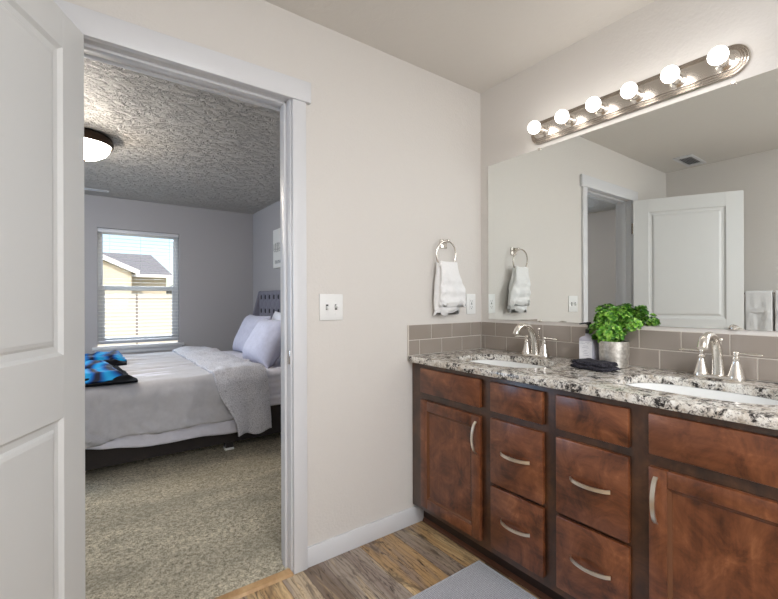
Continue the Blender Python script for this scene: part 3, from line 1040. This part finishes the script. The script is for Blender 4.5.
# switch plate
sw = empty('light_switch', (-1.026, 0, 1.152), 'white double toggle light switch plate beside the doorway', 'switch')
MB().box(-1.087, -0.966, -0.007, 0, 1.092, 1.213, 0.003).build('plate', M['plastic'], sw)
for x, d in ((-1.0495, 1), (-1.0035, -1)):
    MB().box(x-0.006, x+0.006, -0.0078, -0.006, 1.140, 1.165).build('toggle_slot', M['shadowgap'], sw, smooth=0, label='dark toggle slot')
    mm = Matrix.Translation((x, -0.007, 1.1525)) @ Matrix.Rotation(R(28*d), 4, 'X')
    MB().box(-0.005, 0.005, -0.016, 0.002, -0.0055, 0.0055, 0.0015, 2, mm).build('toggle', M['plastic'], sw)
    for z in (1.122, 1.182):
        MB().lathe([(0.0, 0.0015), (0.0028, 0.001), (0.0032, 0.0)], (x, -0.007, z), (0, -1, 0), 10).build('screw', M['plastic'], sw)
# outlet
ou = empty('wall_outlet', (-0.095, 0, 1.16), 'white receptacle plate between hand towel and mirror', 'outlet')
MB().box(-0.133, -0.057, -0.007, 0, 1.101, 1.220, 0.003).build('plate', M['plastic'], ou)
f_ = MB().box(-0.112, -0.078, -0.0095, -0.006, 1.127, 1.194, 0.0015).build('receptacle', M['plastic'], ou)
mb = MB()
for z in (1.143, 1.178):
    mb.box(-0.103, -0.1012, -0.0102, -0.009, z-0.004, z+0.005).box(-0.0888, -0.087, -0.0102, -0.009, z-0.004, z+0.004)
    mb.lathe([(0.0, 0.0008), (0.0026, 0.0006), (0.0026, 0)], (-0.095, -0.0095, z-0.009), (0, -1, 0), 10)
mb.box(-0.100, -0.090, -0.0104, -0.009, 1.1575, 1.1635)
mb.build('slots', M['shadowgap'], f_, smooth=0)

# ------------------------------------------------------------------ things on the counter
# soap bottle
so = empty('soap_bottle', (-0.080, -0.711, ZC1), 'clear soap bottle with white label and black pump beside the plant', 'bottle')
sq = []
def rbox(mb_, cx, cy, hx, hy, levels_, cr, n_=5):
    """rounded-square section stacked over levels (scale, z)"""
    def f(t):
        prev = None
        for sc_, z in levels_:
            ring = []
            for sx_, sy_, a0 in ((1, 1, 0), (-1, 1, 90), (-1, -1, 180), (1, -1, 270)):
                for k in range(n_):
                    an = R(a0+90*k/(n_-1))
                    ring.append(t.verts.new((cx+((hx-cr)*sx_+cr*math.cos(an))*sc_, cy+((hy-cr)*sy_+cr*math.sin(an))*sc_, z)))
            if prev is None: t.faces.new(ring[::-1])
            else:
                for i in range(len(ring)):
                    j = (i+1) % len(ring)
                    t.faces.new((prev[i], prev[j], ring[j], ring[i]))
            prev = ring
        t.faces.new(prev)
        bmesh.ops.recalc_face_normals(t, faces=list(t.faces))
    mb_._new(f)
    return mb_
bx_, by_ = -0.080, -0.711
rbox(MB(), bx_, by_, 0.027, 0.036, [(0.95, ZC1+0.0005), (1, ZC1+0.004), (1, ZC1+0.108), (0.97, ZC1+0.114), (0.80, ZC1+0.121), (0.42, ZC1+0.127), (0.36, ZC1+0.130), (0.36, ZC1+0.140)], 0.010).build('body', M['bottle'], so, smooth=50)
lb = MB().box(bx_-0.0278, bx_-0.0272, by_-0.030, by_+0.030, ZC1+0.012, ZC1+0.104).build('label', M['paper'], so, smooth=0, label='white front label')
mb = MB()
rnd = random.Random(3)
for i in range(13):
    for zz in (ZC1+0.018, ZC1+0.024, ZC1+0.093, ZC1+0.099):
        y = by_-0.0264+0.0044*i
        if rnd.random() < 0.75: mb.box(bx_-0.0283, bx_-0.0277, y-0.0011, y+0.0011, zz-0.0011, zz+0.0011)
for zz, w_ in ((0.082, 0.022), (0.074, 0.030), (0.062, 0.016), (0.055, 0.026), (0.048, 0.020), (0.040, 0.028)):
    mb.box(bx_-0.0283, bx_-0.0277, by_-w_/2, by_+w_/2, ZC1+zz-0.0007, ZC1+zz+0.0007)
mb.build('print', M['ink'], lb, smooth=0)
pm = MB().lathe([(0, 0), (0.0155, 0), (0.0155, 0.018), (0.0125, 0.022), (0.006, 0.024), (0.0045, 0.026), (0.0045, 0.040), (0.0, 0.040)], (bx_, by_, ZC1+0.138), seg=20)
pm.lathe([(0, 0), (0.008, 0.0), (0.0105, 0.004), (0.0105, 0.012), (0.008, 0.014), (0, 0.014)], (bx_, by_, ZC1+0.176), seg=16)
pm.tube([(bx_, by_, ZC1+0.184), (bx_-0.012, by_+0.014, ZC1+0.185), (bx_-0.026, by_+0.030, ZC1+0.181)], [0.0045, 0.004, 0.003], 8)
pm.build('pump', M['black'], so, label='black pump head')

# potted plant
pc = (-0.080, -0.823)
pp = empty('potted_plant', (pc[0], pc[1], ZC1), 'bright green bushy plant in a silver pot', 'plant')
MB().lathe([(0, 0.0005), (0.052, 0.0005), (0.055, 0.003), (0.0585, 0.060), (0.0595, 0.112), (0.0575, 0.112), (0.056, 0.100), (0.0, 0.100)], (pc[0], pc[1], ZC1), seg=36).build('pot', M['pot'], pp)
MB().lathe([(0.0555, 0.101), (0.03, 0.106), (0, 0.108)], (pc[0], pc[1], ZC1), seg=24).build('soil', M['soil'], pp)
rnd = random.Random(11)
fo, stm = MB(), MB()
def leafs(t, c, axis, size, n_):
    axis = axis.normalized()
    u = axis.cross(Vector((0.3, 0.2, 1))).normalized()
    v = axis.cross(u)
    for layer, (cnt, spread, ln) in enumerate(((5, 1.15, 1.0), (4, 0.75, 0.85), (3, 0.35, 0.6))):
        for i in range(cnt):
            an = 2*math.pi*i/cnt+layer*0.6+rnd.uniform(-0.25, 0.25)
            out = u*math.cos(an)+v*math.sin(an)
            d = (out*math.sin(spread)+axis*math.cos(spread)).normalized()
            side = d.cross(axis)
            if side.length < 1e-3: side = u
            side.normalize()
            nrm = side.cross(d)
            L = size*ln*rnd.uniform(0.85, 1.15)
            W = L*0.34
            rows = []
            for tt, ww, bb in ((0, 0.25, 0), (0.35, 0.9, 0.05), (0.7, 1.0, 0.04), (0.92, 0.55, -0.04)):
                p = c+d*L*tt+nrm*L*bb
                rows.append((t.verts.new(p-side*W*ww+nrm*L*0.07*ww), t.verts.new(p), t.verts.new(p+side*W*ww+nrm*L*0.07*ww)))
            tip = t.verts.new(c+d*L-nrm*L*0.10)
            for a_, b_ in zip(rows, rows[1:]):
                t.faces.new((a_[0], a_[1], b_[1], b_[0])); t.faces.new((a_[1], a_[2], b_[2], b_[1]))
            t.faces.new((rows[-1][0], rows[-1][1], tip)); t.faces.new((rows[-1][1], rows[-1][2], tip))
def plantmesh(t):
    root = Vector((pc[0], pc[1], ZC1+0.10))
    # three lobes of the bush: main mound, upper crown, side sprig to the right (towards -y)
    lobes = [((pc[0]-0.012, pc[1]+0.018, ZC1+0.155), (0.070, 0.080, 0.058), 95),
             ((pc[0]-0.010, pc[1]+0.020, ZC1+0.215), (0.052, 0.066, 0.058), 62),
             ((pc[0]-0.006, pc[1]-0.078, ZC1+0.200), (0.034, 0.042, 0.040), 26),
             ((pc[0]-0.010, pc[1]-0.045, ZC1+0.225), (0.026, 0.026, 0.050), 20)]
    for c_, r_, n_ in lobes:
        for i in range(n_):
            d = Vector((rnd.gauss(0, 1), rnd.gauss(0, 1), rnd.gauss(0, 1)))
            d.normalize()
            k_ = rnd.uniform(0.72, 1.0)
            p = Vector((c_[0]+d.x*r_[0]*k_, c_[1]+d.y*r_[1]*k_, c_[2]+d.z*r_[2]*k_))
            if p.z < ZC1+0.106: p.z = ZC1+0.106+rnd.uniform(0, 0.01)
            if p.x > -0.034: p.x = -0.034-rnd.uniform(0, 0.012)
            ax = (d*0.8+Vector((0, 0, 0.45)))
            leafs(t, p-ax.normalized()*0.010, ax, rnd.uniform(0.016, 0.023), 0)
            if i % 3 == 0:
                stems.append((root+Vector((rnd.uniform(-0.02, 0.02), rnd.uniform(-0.02, 0.02), 0)), p))
stems = []
fo._new(plantmesh)
fo.build('foliage', M['leaf'], pp, smooth=0)
for a_, b_ in stems:
    stm.tube([a_, (a_+b_)/2+Vector((0, 0, 0.012)), b_], [0.002, 0.0016, 0.001], 5)
stm.build('stems', M['leaf'], pp)

# folded black washcloth
def cloth_layer(cx, cy, hx, hy, z0, z1, rot, seed):
    mb_ = MB()
    def f(t):
        bmesh.ops.create_cube(t, size=2.0)
        bmesh.ops.subdivide_edges(t, edges=list(t.edges), cuts=14, use_grid_fill=True)
        for v in t.verts:
            x, y, z = v.co
            # round the rim
            k_ = max(abs(x), abs(y))
            rim = sm(0.86, 1.0, k_)
            zz = z*(1-0.35*rim)
            bx = x*hx*(1-0.02*z*z)+0.006*fbm(y*2+seed, z, 1)
            by = y*hy*(1-0.02*z*z)+0.006*fbm(x*2+seed, z, 2)
            h = (z0+z1)/2+zz*(z1-z0)/2+(0.005*fbm(x*2.2+seed, y*2.2, seed) if z > 0 else 0)
            c_, s_ = math.cos(rot), math.sin(rot)
            v.co = Vector((cx+bx*c_-by*s_, cy+bx*s_+by*c_, max(h, ZC1+0.0006)))
    mb_._new(f)
    return mb_
bc = empty('folded_washcloth', (-0.21, -0.80, ZC1), 'folded black washcloth lying in front of the plant', 'washcloth')
cloth_layer(-0.212, -0.806, 0.052, 0.080, ZC1+0.0006, ZC1+0.017, R(-12), 1.0).build('lower_fold', M['blackcloth'], bc, smooth=60)
cloth_layer(-0.207, -0.800, 0.049, 0.076, ZC1+0.015, ZC1+0.034, R(-10), 4.0).build('upper_fold', M['blackcloth'], bc, smooth=60)

# ------------------------------------------------------------------ rug
rgm = MB()
def rugm(t):
    N, K = 40, 60
    X0, X1, Y0, Y1 = -1.08, -0.518, -1.34, -0.438
    g = [[t.verts.new((X0+(X1-X0)*i/N, Y0+(Y1-Y0)*j/K, 0.012+0.0012*fbm(i*0.4, j*0.4, 2))) for j in range(K+1)] for i in range(N+1)]
    for i in range(N):
        for j in range(K):
            t.faces.new((g[i][j], g[i+1][j], g[i+1][j+1], g[i][j+1]))
    r = bmesh.ops.extrude_face_region(t, geom=list(t.faces))
    for q in r['geom']:
        if isinstance(q, bmesh.types.BMVert): q.co.z = 0.001
    bmesh.ops.recalc_face_normals(t, faces=list(t.faces))
rgm._new(rugm)
rug = empty('bath_rug', (-0.80, -0.89, 0), 'grey woven bath rug on the plank floor before the vanity', 'rug')
rgm.build('weave', M['rug'], rug)
MB().tube([(-1.08, -1.34, 0.008), (-0.518, -1.34, 0.008), (-0.518, -0.438, 0.008), (-1.08, -0.438, 0.008)], 0.0065, 8, closed=True).build('binding', M['rugedge'], rug)

# ------------------------------------------------------------------ seen in the mirror: towel bar, two bath towels, ceiling register
tb = empty('towel_bar', (XL, -0.90, 1.235), 'towel bar on the wall behind the open door', 'towel bar')
MB().tube([(XL+0.07, -0.55, 1.232), (XL+0.07, -1.20, 1.232)], 0.008, 12).build('bar', M['nickel'], tb)
for y in (-0.56, -1.19):
    MB().box(XL, XL+0.010, y-0.022, y+0.022, 1.210, 1.254, 0.003).box(XL+0.008, XL+0.080, y-0.010, y+0.010, 1.222, 1.242, 0.003).build('bracket', M['nickel'], tb)
def bath_towel(yc, w_, label, seed):
    t_ = empty('bath_towel', (XL+0.07, yc, 0.75), label, 'towel', 'white bath towels on the towel bar')
    def fn(u, v):
        # u along width, v over the bar
        y = yc-w_/2+w_*u
        s_ = v*2-1
        if abs(s_) < 0.12:
            an = s_/0.12*math.pi/2
            x, z = XL+0.07+0.019*math.sin(an), 1.232+0.019*math.cos(an)
        else:
            k_ = (abs(s_)-0.12)/0.88
            x = XL+0.07+math.copysign(0.019+0.006*k_, s_)
            z = 1.232-k_*0.52
            x += 0.009*fbm(y*16+seed, z*4, seed)*min(1, k_*4)
            if 0.27 < k_ < 0.31: x += math.copysign(0.003, s_)
        return (x, y+0.004*fbm(z*5, seed, 3), z)
    MB().grid(24, 90, fn).build('cloth', M['towel'], t_, smooth=60, solid=0.009)
    MB().box(XL+0.0985, XL+0.1015, yc-w_/2+0.004, yc+w_/2-0.004, 1.070, 1.105).build('woven_band', M['towel'], t_)
bath_towel(-0.718, 0.175, 'white bath towel on the bar, half hidden by the open door', 2.0)
bath_towel(-0.915, 0.185, 'white bath towel on the bar, farther from the open door', 5.0)
vr = empty('ceiling_vent', (-2.475, -0.285, H), 'white ceiling register near the bathroom left wall', 'vent')
mb = MB().box(-2.655, -2.295, -0.360, -0.335, H-0.008, H, 0.002).box(-2.655, -2.295, -0.235, -0.210, H-0.008, H, 0.002)
mb.box(-2.655, -2.600, -0.335, -0.235, H-0.008, H, 0.002).box(-2.350, -2.295, -0.335, -0.235, H-0.008, H, 0.002)
mb.build('frame', M['white'], vr)
MB().box(-2.600, -2.350, -0.335, -0.235, H-0.0015, H-0.0005).build('duct', M['shadowgap'], vr, smooth=0)
for k in range(6):
    mm = Matrix.Translation((-2.475, -0.325+0.0165*k, H-0.006)) @ Matrix.Rotation(R(35), 4, 'X')
    MB().box(-0.125, 0.125, -0.006, 0.006, -0.0006, 0.0006, 0, 2, mm).build('louver', M['white'], vr, smooth=0)

# ------------------------------------------------------------------ bedroom
# ceiling lamp
LX, LY = -1.955, 2.15
cl = empty('ceiling_lamp', (LX, LY, H), 'lit dome ceiling lamp with bronze rim in the bedroom', 'lamp')
MB().lathe([(0.0, 0.0), (0.150, 0.0), (0.176, -0.018), (0.186, -0.045), (0.188, -0.072), (0.180, -0.082), (0.168, -0.080), (0.166, -0.060), (0.0, -0.06)], (LX, LY, H), seg=40).build('rim', M['bronze'], cl)
MB().lathe([(0.168, -0.078), (0.160, -0.105), (0.138, -0.138), (0.100, -0.165), (0.055, -0.182), (0.012, -0.188), (0.0, -0.188)], (LX, LY, H), seg=40).build('shade', M['dome'], cl, smooth=60, label='glowing alabaster glass dome')
MB().lathe([(0.0, -0.206), (0.006, -0.204), (0.010, -0.197), (0.008, -0.190), (0.012, -0.186), (0, -0.186)], (LX, LY, H), seg=14).build('finial', M['bronze'], cl)
# bedroom register
bv = empty('ceiling_vent', (-1.875, 3.97, H), 'slim white register on the bedroom ceiling near the window', 'vent')
MB().box(-2.02, -1.735, 3.945, 3.96, H-0.008, H, 0.002).box(-2.02, -1.735, 4.00, 4.015, H-0.008, H, 0.002).box(-2.02, -2.0, 3.96, 4.0, H-0.008, H, 0.002).box(-1.755, -1.735, 3.96, 4.0, H-0.008, H, 0.002).build('frame', M['white'], bv)
MB().box(-2.0, -1.755, 3.96, 4.0, H-0.0015, H-0.0005).build('duct', M['shadowgap'], bv, smooth=0)

# wall art
art = empty('wall_art', (0, 3.15, 1.85), 'white canvas print with grey script above the headboard', 'picture')
AY0, AY1, AZ0, AZ1 = 2.72, 3.41, 1.60, 2.08
MB().box(-0.032, -0.001, AY0, AY1, AZ0, AZ1, 0.003).build('canvas', M['canvas'], art)
mb = MB()
for j, (zc, amp) in enumerate(((1.865, 0.045), (1.825, 0.03))):
    P = []
    for i in range(90):
        t = i/89
        an = t*2*math.pi*11
        P.append((-0.034, AY1-0.04-(AY1-AY0-0.08)*t+0.022*math.sin(an), zc+amp*math.cos(an)*(0.7+0.3*math.sin(t*9))))
    mb.tube(P, 0.0030, 6)
mb.build('script', M['greyink'], art)
mb = MB()
for i in range(12):
    y = AY1-0.07-0.05*i
    mb.box(-0.034, -0.032, y-0.030, y-0.024, 1.650, 1.690).box(-0.034, -0.032, y-0.024, y-0.006, 1.684-0.02*(i % 2), 1.690-0.02*(i % 2)).box(-0.034, -0.032, y-0.006, y, 1.650, 1.690)
mb.build('lower_line', M['darkink'], art, smooth=0)

# bed
bed = empty('bed', (-1.15, 2.62, 0), 'upholstered bed with tufted grey headboard and dark base', 'bed')
BN, BF = 1.63, 3.40                 # near and far side of the mattress
MB().box(-2.16, -0.14, BN+0.05, BF-0.05, 0.065, 0.31, 0.012).build('base', M['bedbase'], bed)
for x in (-2.08, -1.03, -0.22):
    for y in (BN+0.09, BF-0.12):
        lg = MB().box(x-0.03, x+0.03, y-0.03, y+0.03, 0.022, 0.075, 0.003).build('leg', M['bedbase'], bed)
        MB().box(x-0.034, x+0.034, y-0.034, y+0.034, 0.006, 0.024, 0.003).build('glide', M['plastic'], lg, label='pale foot under the bed leg')
mt = MB()
def mat_(t):
    bmesh.ops.create_cube(t, size=2.0)
    bmesh.ops.subdivide_edges(t, edges=list(t.edges), cuts=30, use_grid_fill=True)
    for v in t.verts:
        x, y, z = v.co
        hx, hy, hz = 1.0, (BF-BN)/2, 0.148
        r = 0.05
        p = Vector((x*hx, y*hy, z*hz))
        q = Vector((max(-hx+r, min(hx-r, p.x)), max(-hy+r, min(hy-r, p.y)), max(-hz+r, min(hz-r, p.z))))
        d = p-q
        if d.length > 1e-6: p = q+d.normalized()*min(r, d.length)
        w_ = 0.010*math.sin(p.z*62+1.2*fbm(p.x*2, p.z*3, 1))*sm(hy-0.10, hy, abs(p.y))
        p.y += math.copysign(w_, p.y)
        v.co = p+Vector((-1.15, (BN+BF)/2, 0.452))
mt._new(mat_)
MB.build(mt, 'mattress', M['sheet'], bed, smooth=60)
# headboard, tufted front
HY0, HY1, HZ0, HZ1 = 1.47, 3.745, 0.07, 1.315
btn = []
rows = [(1.235, 0.0), (1.060, 0.0), (0.885, 0.0), (0.71, 0.0)]
pit_ = 0.150
for z, off in rows:
    k_ = 0
    while True:
        y = HY1-0.085-pit_*(k_+off)
        if y < HY0+0.06: break
        btn.append((y, z)); k_ += 1
def hb(t):
    NY, NZ = 240, 120
    def dep(y, z):
        # diamond tufting: distance to the two families of diagonal creases through the buttons
        a_ = (HY1-0.085-y)/pit_
        b_ = (1.235-z)/0.175
        da = abs(a_-round(a_)); db = abs(b_-round(b_))
        puff = min(1, da*4.5)**0.6*(0.35+0.65*min(1, db*4.5)**0.6)
        hole = 1-max(0, 1-math.hypot(da, db)*2.6)**1.4
        inside = sm(HY0+0.02, HY0+0.08, y)*sm(HY1-0.02, HY1-0.07, y)*sm(HZ1-0.01, HZ1-0.06, z)*sm(0.5, 0.7, z)
        crease = min(1, min(abs(a_+b_-round(a_+b_)), abs(a_-b_-round(a_-b_)))*5)**0.6
        return (0.007*crease+0.016*hole)*inside+0.018*(1-inside)
    g = []
    for i in range(NY+1):
        y = HY0+(HY1-HY0)*i/NY
        g.append([])
        for j in range(NZ+1):
            z = HZ0+(HZ1-HZ0)*j/NZ
            e = min(y-HY0, HY1-y, HZ1-z)
            rim = 0.03*(1-math.sqrt(max(0, 1-max(0, 1-e/0.03)**2)))
            g[-1].append(t.verts.new((-0.085-dep(y, z)+rim, y, z)))
    for i in range(NY):
        for j in range(NZ):
            t.faces.new((g[i][j], g[i+1][j], g[i+1][j+1], g[i][j+1]))
    r = bmesh.ops.extrude_face_region(t, geom=list(t.faces))
    for q in r['geom']:
        if isinstance(q, bmesh.types.BMVert): q.co.x = -0.02
    bmesh.ops.recalc_face_normals(t, faces=list(t.faces))
h_ = MB()
h_._new(hb)
hbo = h_.build('headboard', M['headboard'], bed, smooth=60)
bt0 = MB().sphere((0, 0, 0), 0.026, 12, 8, (0.45, 0.85, 1.2)).build('button', M['button'], hbo, local=True, smooth=60)
hl = Vector((0, 0, 0))
for i, (y, z) in enumerate(btn[:96]):
    o = bt0 if i == 0 else bt0.copy()
    if i:
        C.objects.link(o); o.parent = hbo
    o.location = Vector((-0.096, y, z))-bed.location

for y in (HY0-0.03, HY1-0.02):
    MB().prism([(-0.02, y, 0.02), (-0.02, y, HZ1), (-0.10, y, HZ1), (-0.225, y, 0.86), (-0.225, y, 0.02)], (0, 0.05, 0), 0.012).build('headboard_wing', M['headboard'], bed)
# draped covers: product of two side profiles
def drape(xs, ys, seed, wr, fine):
    def fn(u, v):
        (x, zx), (y, zy) = xs(u), ys(v)
        z = min(zx, zy)
        return x, y, z
    return fn
def path(pts, t):
    """point at fraction t of a polyline"""
    L = [math.dist(a_, b_) for a_, b_ in zip(pts, pts[1:])]
    s_ = t*sum(L)
    for (a_, b_), l_ in zip(zip(pts, pts[1:]), L):
        if s_ <= l_ or (a_, b_) == (pts[-2], pts[-1]):
            k_ = min(1, s_/l_)
            return (a_[0]+(b_[0]-a_[0])*k_, a_[1]+(b_[1]-a_[1])*k_)
        s_ -= l_
ZT = 0.620
def side_profile(yn, yf, znear, zfar, r=0.06):
    p = [(yn, znear)]
    p += [(yn, ZT-r-0.16), (yn, ZT-r)]
    p += [(yn+r-r*math.cos(R(a_)), ZT-r+r*math.sin(R(a_))) for a_ in (18, 36, 54, 72, 90)]
    p += [(yf-r+r*math.sin(R(a_)), ZT-r+r*math.cos(R(a_))) for a_ in (0, 18, 36, 54, 72, 90)]
    p += [(yf, zfar)]
    return p
def cover(x0f, x1f, yn, yf, znearf, zfar, nu, nv, dispf, footz=None, lift=0.0):
    def fn(u, v):
        zn = znearf(u)
        P = side_profile(yn, yf, zn, zfar)
        y, z = path(P, v)
        near = 1-sm(ZT-0.10, ZT-0.02, z)
        x = x0f(y, z)+(x1f(y, z)-x0f(y, z))*u
        if footz is not None and u < 0.10:
            k_ = 1-u/0.10
            z = min(z, ZT-(ZT-footz)*sm(0.1, 1, k_))
        d = dispf(x, y, z, near)
        # push outwards
        if y < yn+0.08: n_ = Vector((0, -near, 1-near))
        elif y > yf-0.08: n_ = Vector((0, near, 1-near))
        else: n_ = Vector((0, 0, 1))
        if n_.length > 0: n_.normalize()
        return Vector((x, y, z))+n_*(d+lift)
    return MB().grid(nu, nv, fn)
def d_duv(x, y, z, near):
    top = 0.012*fbm(x*1.6, y*7.0, 4)+0.018*fbm(x*2.2, y*15, 9)-0.012
    sd_ = 0.030*math.sin(x*8+2.6*fbm(x*1.5, z*1.5, 2))*(1-sm(0.25, 0.62, z))+0.022*fbm(x*4, z*4, 6)+0.010*fbm(x*9, z*3, 16)
    puck = 0.045*abs(fbm(x*7+z*10, z*4, 12))*(1-sm(0.26, 0.44, z))
    return top*(1-near)+(sd_+puck)*near+0.010
dv = empty('comforter', (-1.6, 2.6, 0.65), 'pale grey comforter spread over the bed', 'comforter')
duv = cover(lambda y, z: -2.20, lambda y, z: -1.02, BN-0.045, BF+0.05, lambda u: 0.240+0.035*sm(0, 0.5, u)+0.008*math.sin(u*19), 0.34, 110, 150, d_duv, 0.30)
duv.build('top', M['duvet'], dv, smooth=80, solid=0.022)
# turned-down end showing the patterned lining
def d_fold(x, y, z, near):
    edge = min(1.0, min(abs(x+1.19), abs(x+0.75))*9)
    return 0.016+0.020*edge+(0.012*fbm(x*6, y*6, 3)+0.010*fbm(x*3, y*12, 7))*(1-near)+(0.022*math.sin(x*30+z*4)*(1-sm(0.2, 0.62, z))+0.008*fbm(x*8, z*8, 5))*near
fold = cover(lambda y, z: -1.175+0.16*(1-sm(0.17, 0.62, z)), lambda y, z: -0.775+0.03*(1-sm(0.17, 0.62, z)), BN-0.065, BF+0.05, lambda u: 0.155+0.012*math.sin(u*9), 0.34, 50, 150, d_fold)
fold.build('turned_down_edge', M['lining'], dv, smooth=80, solid=0.020, label='turned down end showing small grey pattern')
# sheet hanging out below the comforter
def d_sh(x, y, z, near):
    return (0.016*math.sin(x*16+3*fbm(x*2, z*4, 3))*(1-sm(0.2, 0.5, z))+0.010*fbm(x*6+z*7, z*9, 8))*near+0.0
st = cover(lambda y, z: -2.12, lambda y, z: -0.80, BN-0.018, BF+0.02, lambda u: 0.230-0.06*sm(0.0, 0.55, u)+0.008*math.sin(u*14), 0.36, 110, 120, d_sh, 0.34, 0.0)
rooted(st, 'bed_sheet', M['sheet'], (-1.45, 2.6, 0.6), 'white sheet showing below the comforter hem', 'sheet', smooth=80, solid=0.006)

# pillows
def pillow(name, c, hw, hh, th, lean, label, mat, seed):
    """c: centre; width along y, leaning back on the headboard"""
    mb_ = MB()
    def f(t):
        N = 30
        for sgn in (1, -1):
            g = []
            for i in range(N+1):
                g.append([])
                for j in range(N+1):
                    a_, b_ = i/N*2-1, j/N*2-1
                    fa, fb = 1-abs(a_)**3.2, 1-abs(b_)**3.2
                    h = th*(max(0, fa)**0.55)*(max(0, fb)**0.55)
                    h += 0.010*fbm(a_*2.2+seed, b_*2.2, seed)*fa*fb
                    pin = 1-0.06*(abs(b_)**2)*(1-abs(a_)**6)*0+0.0
                    yy = a_*hw*(1-0.07*(1-abs(b_)**2)*abs(a_))
                    zz = b_*hh*(1-0.07*(1-abs(a_)**2)*abs(b_))
                    g[-1].append(t.verts.new((-sgn*h, yy, zz)))
            for i in range(N):
                for j in range(N):
                    t.faces.new((g[i][j], g[i+1][j], g[i+1][j+1], g[i][j+1]))
        bmesh.ops.remove_doubles(t, verts=list(t.verts), dist=0.0008)
        bmesh.ops.recalc_face_normals(t, faces=list(t.faces))
        t.transform(Matrix.Rotation(lean, 4, 'Y'))
    mb_._new(f)
    o = mb_.build(name, mat, smooth=80)
    o.location = c
    return tag(o, label, 'pillow', 'pillows at the headboard')
pillow('pillow', (-0.56, 2.18, 0.800), 0.36, 0.235, 0.115, R(30), 'lilac grey pillow nearest the doorway', M['pillow'], 1.0)
pillow('pillow', (-0.45, 2.98, 0.815), 0.36, 0.235, 0.100, R(26), 'lilac grey pillow toward the window wall', M['pillow'], 4.0)
pillow('pillow', (-0.27, 2.50, 0.85), 0.36, 0.225, 0.080, R(14), 'white pillow peeking up behind the two lilac pillows', M['pillowwhite'], 7.0)

# blue throw on the foot of the bed
tb_ = empty('throw_blanket', (-1.9, 2.3, 0.64), 'rumpled bright blue throw with black border on the bed', 'blanket')
def throw(poly, zc, hgt, seed, name, mat, inset=0.0):
    """rumpled slab inside a four-corner outline (corner order: foot-far, head-far, head-near, foot-near)"""
    A_, B_, C_, D_ = [Vector((*p, 0)) for p in poly]
    def fn(u, v):
        u2, v2 = inset+(1-2*inset)*u, inset+(1-2*inset)*v
        p = (A_*(1-u2)+B_*u2)*(1-v2)+(D_*(1-u2)+C_*u2)*v2
        e = min(u, 1-u, v, 1-v)
        h = hgt*sm(0, 0.12, e)
        rump = 0.022*fbm(p.x*7+seed, p.y*3.5, seed)+0.018*math.sin(p.y*14+p.x*9+3*fbm(p.x*4, p.y*3, seed))
        wob = 0.03*fbm(u*3+seed, v*3, seed+2)
        return (p.x+wob, p.y+wob*0.7, zc+h+rump*sm(0, 0.12, e))
    mb_ = MB().grid(60, 70, fn)
    return mb_.build(name, mat, tb_, smooth=80, solid=0.012)
throw([(-2.15, 3.12), (-1.66, 3.14), (-1.66, 2.55), (-2.15, 2.45)], 0.640, 0.012, 1.0, 'far_border', M['navy'])
throw([(-2.15, 2.55), (-1.76, 2.50), (-1.66, 1.58), (-2.15, 1.60)], 0.640, 0.010, 6.0, 'near_border', M['navy'])
throw([(-2.15, 3.08), (-1.66, 3.18), (-1.64, 2.72), (-2.15, 2.42)], 0.650, 0.038, 2.0, 'far_fold', M['blue'], 0.02)
throw([(-2.15, 2.60), (-1.80, 2.50), (-1.69, 1.615), (-2.15, 1.60)], 0.650, 0.034, 3.0, 'near_fold', M['blue'], 0.03)
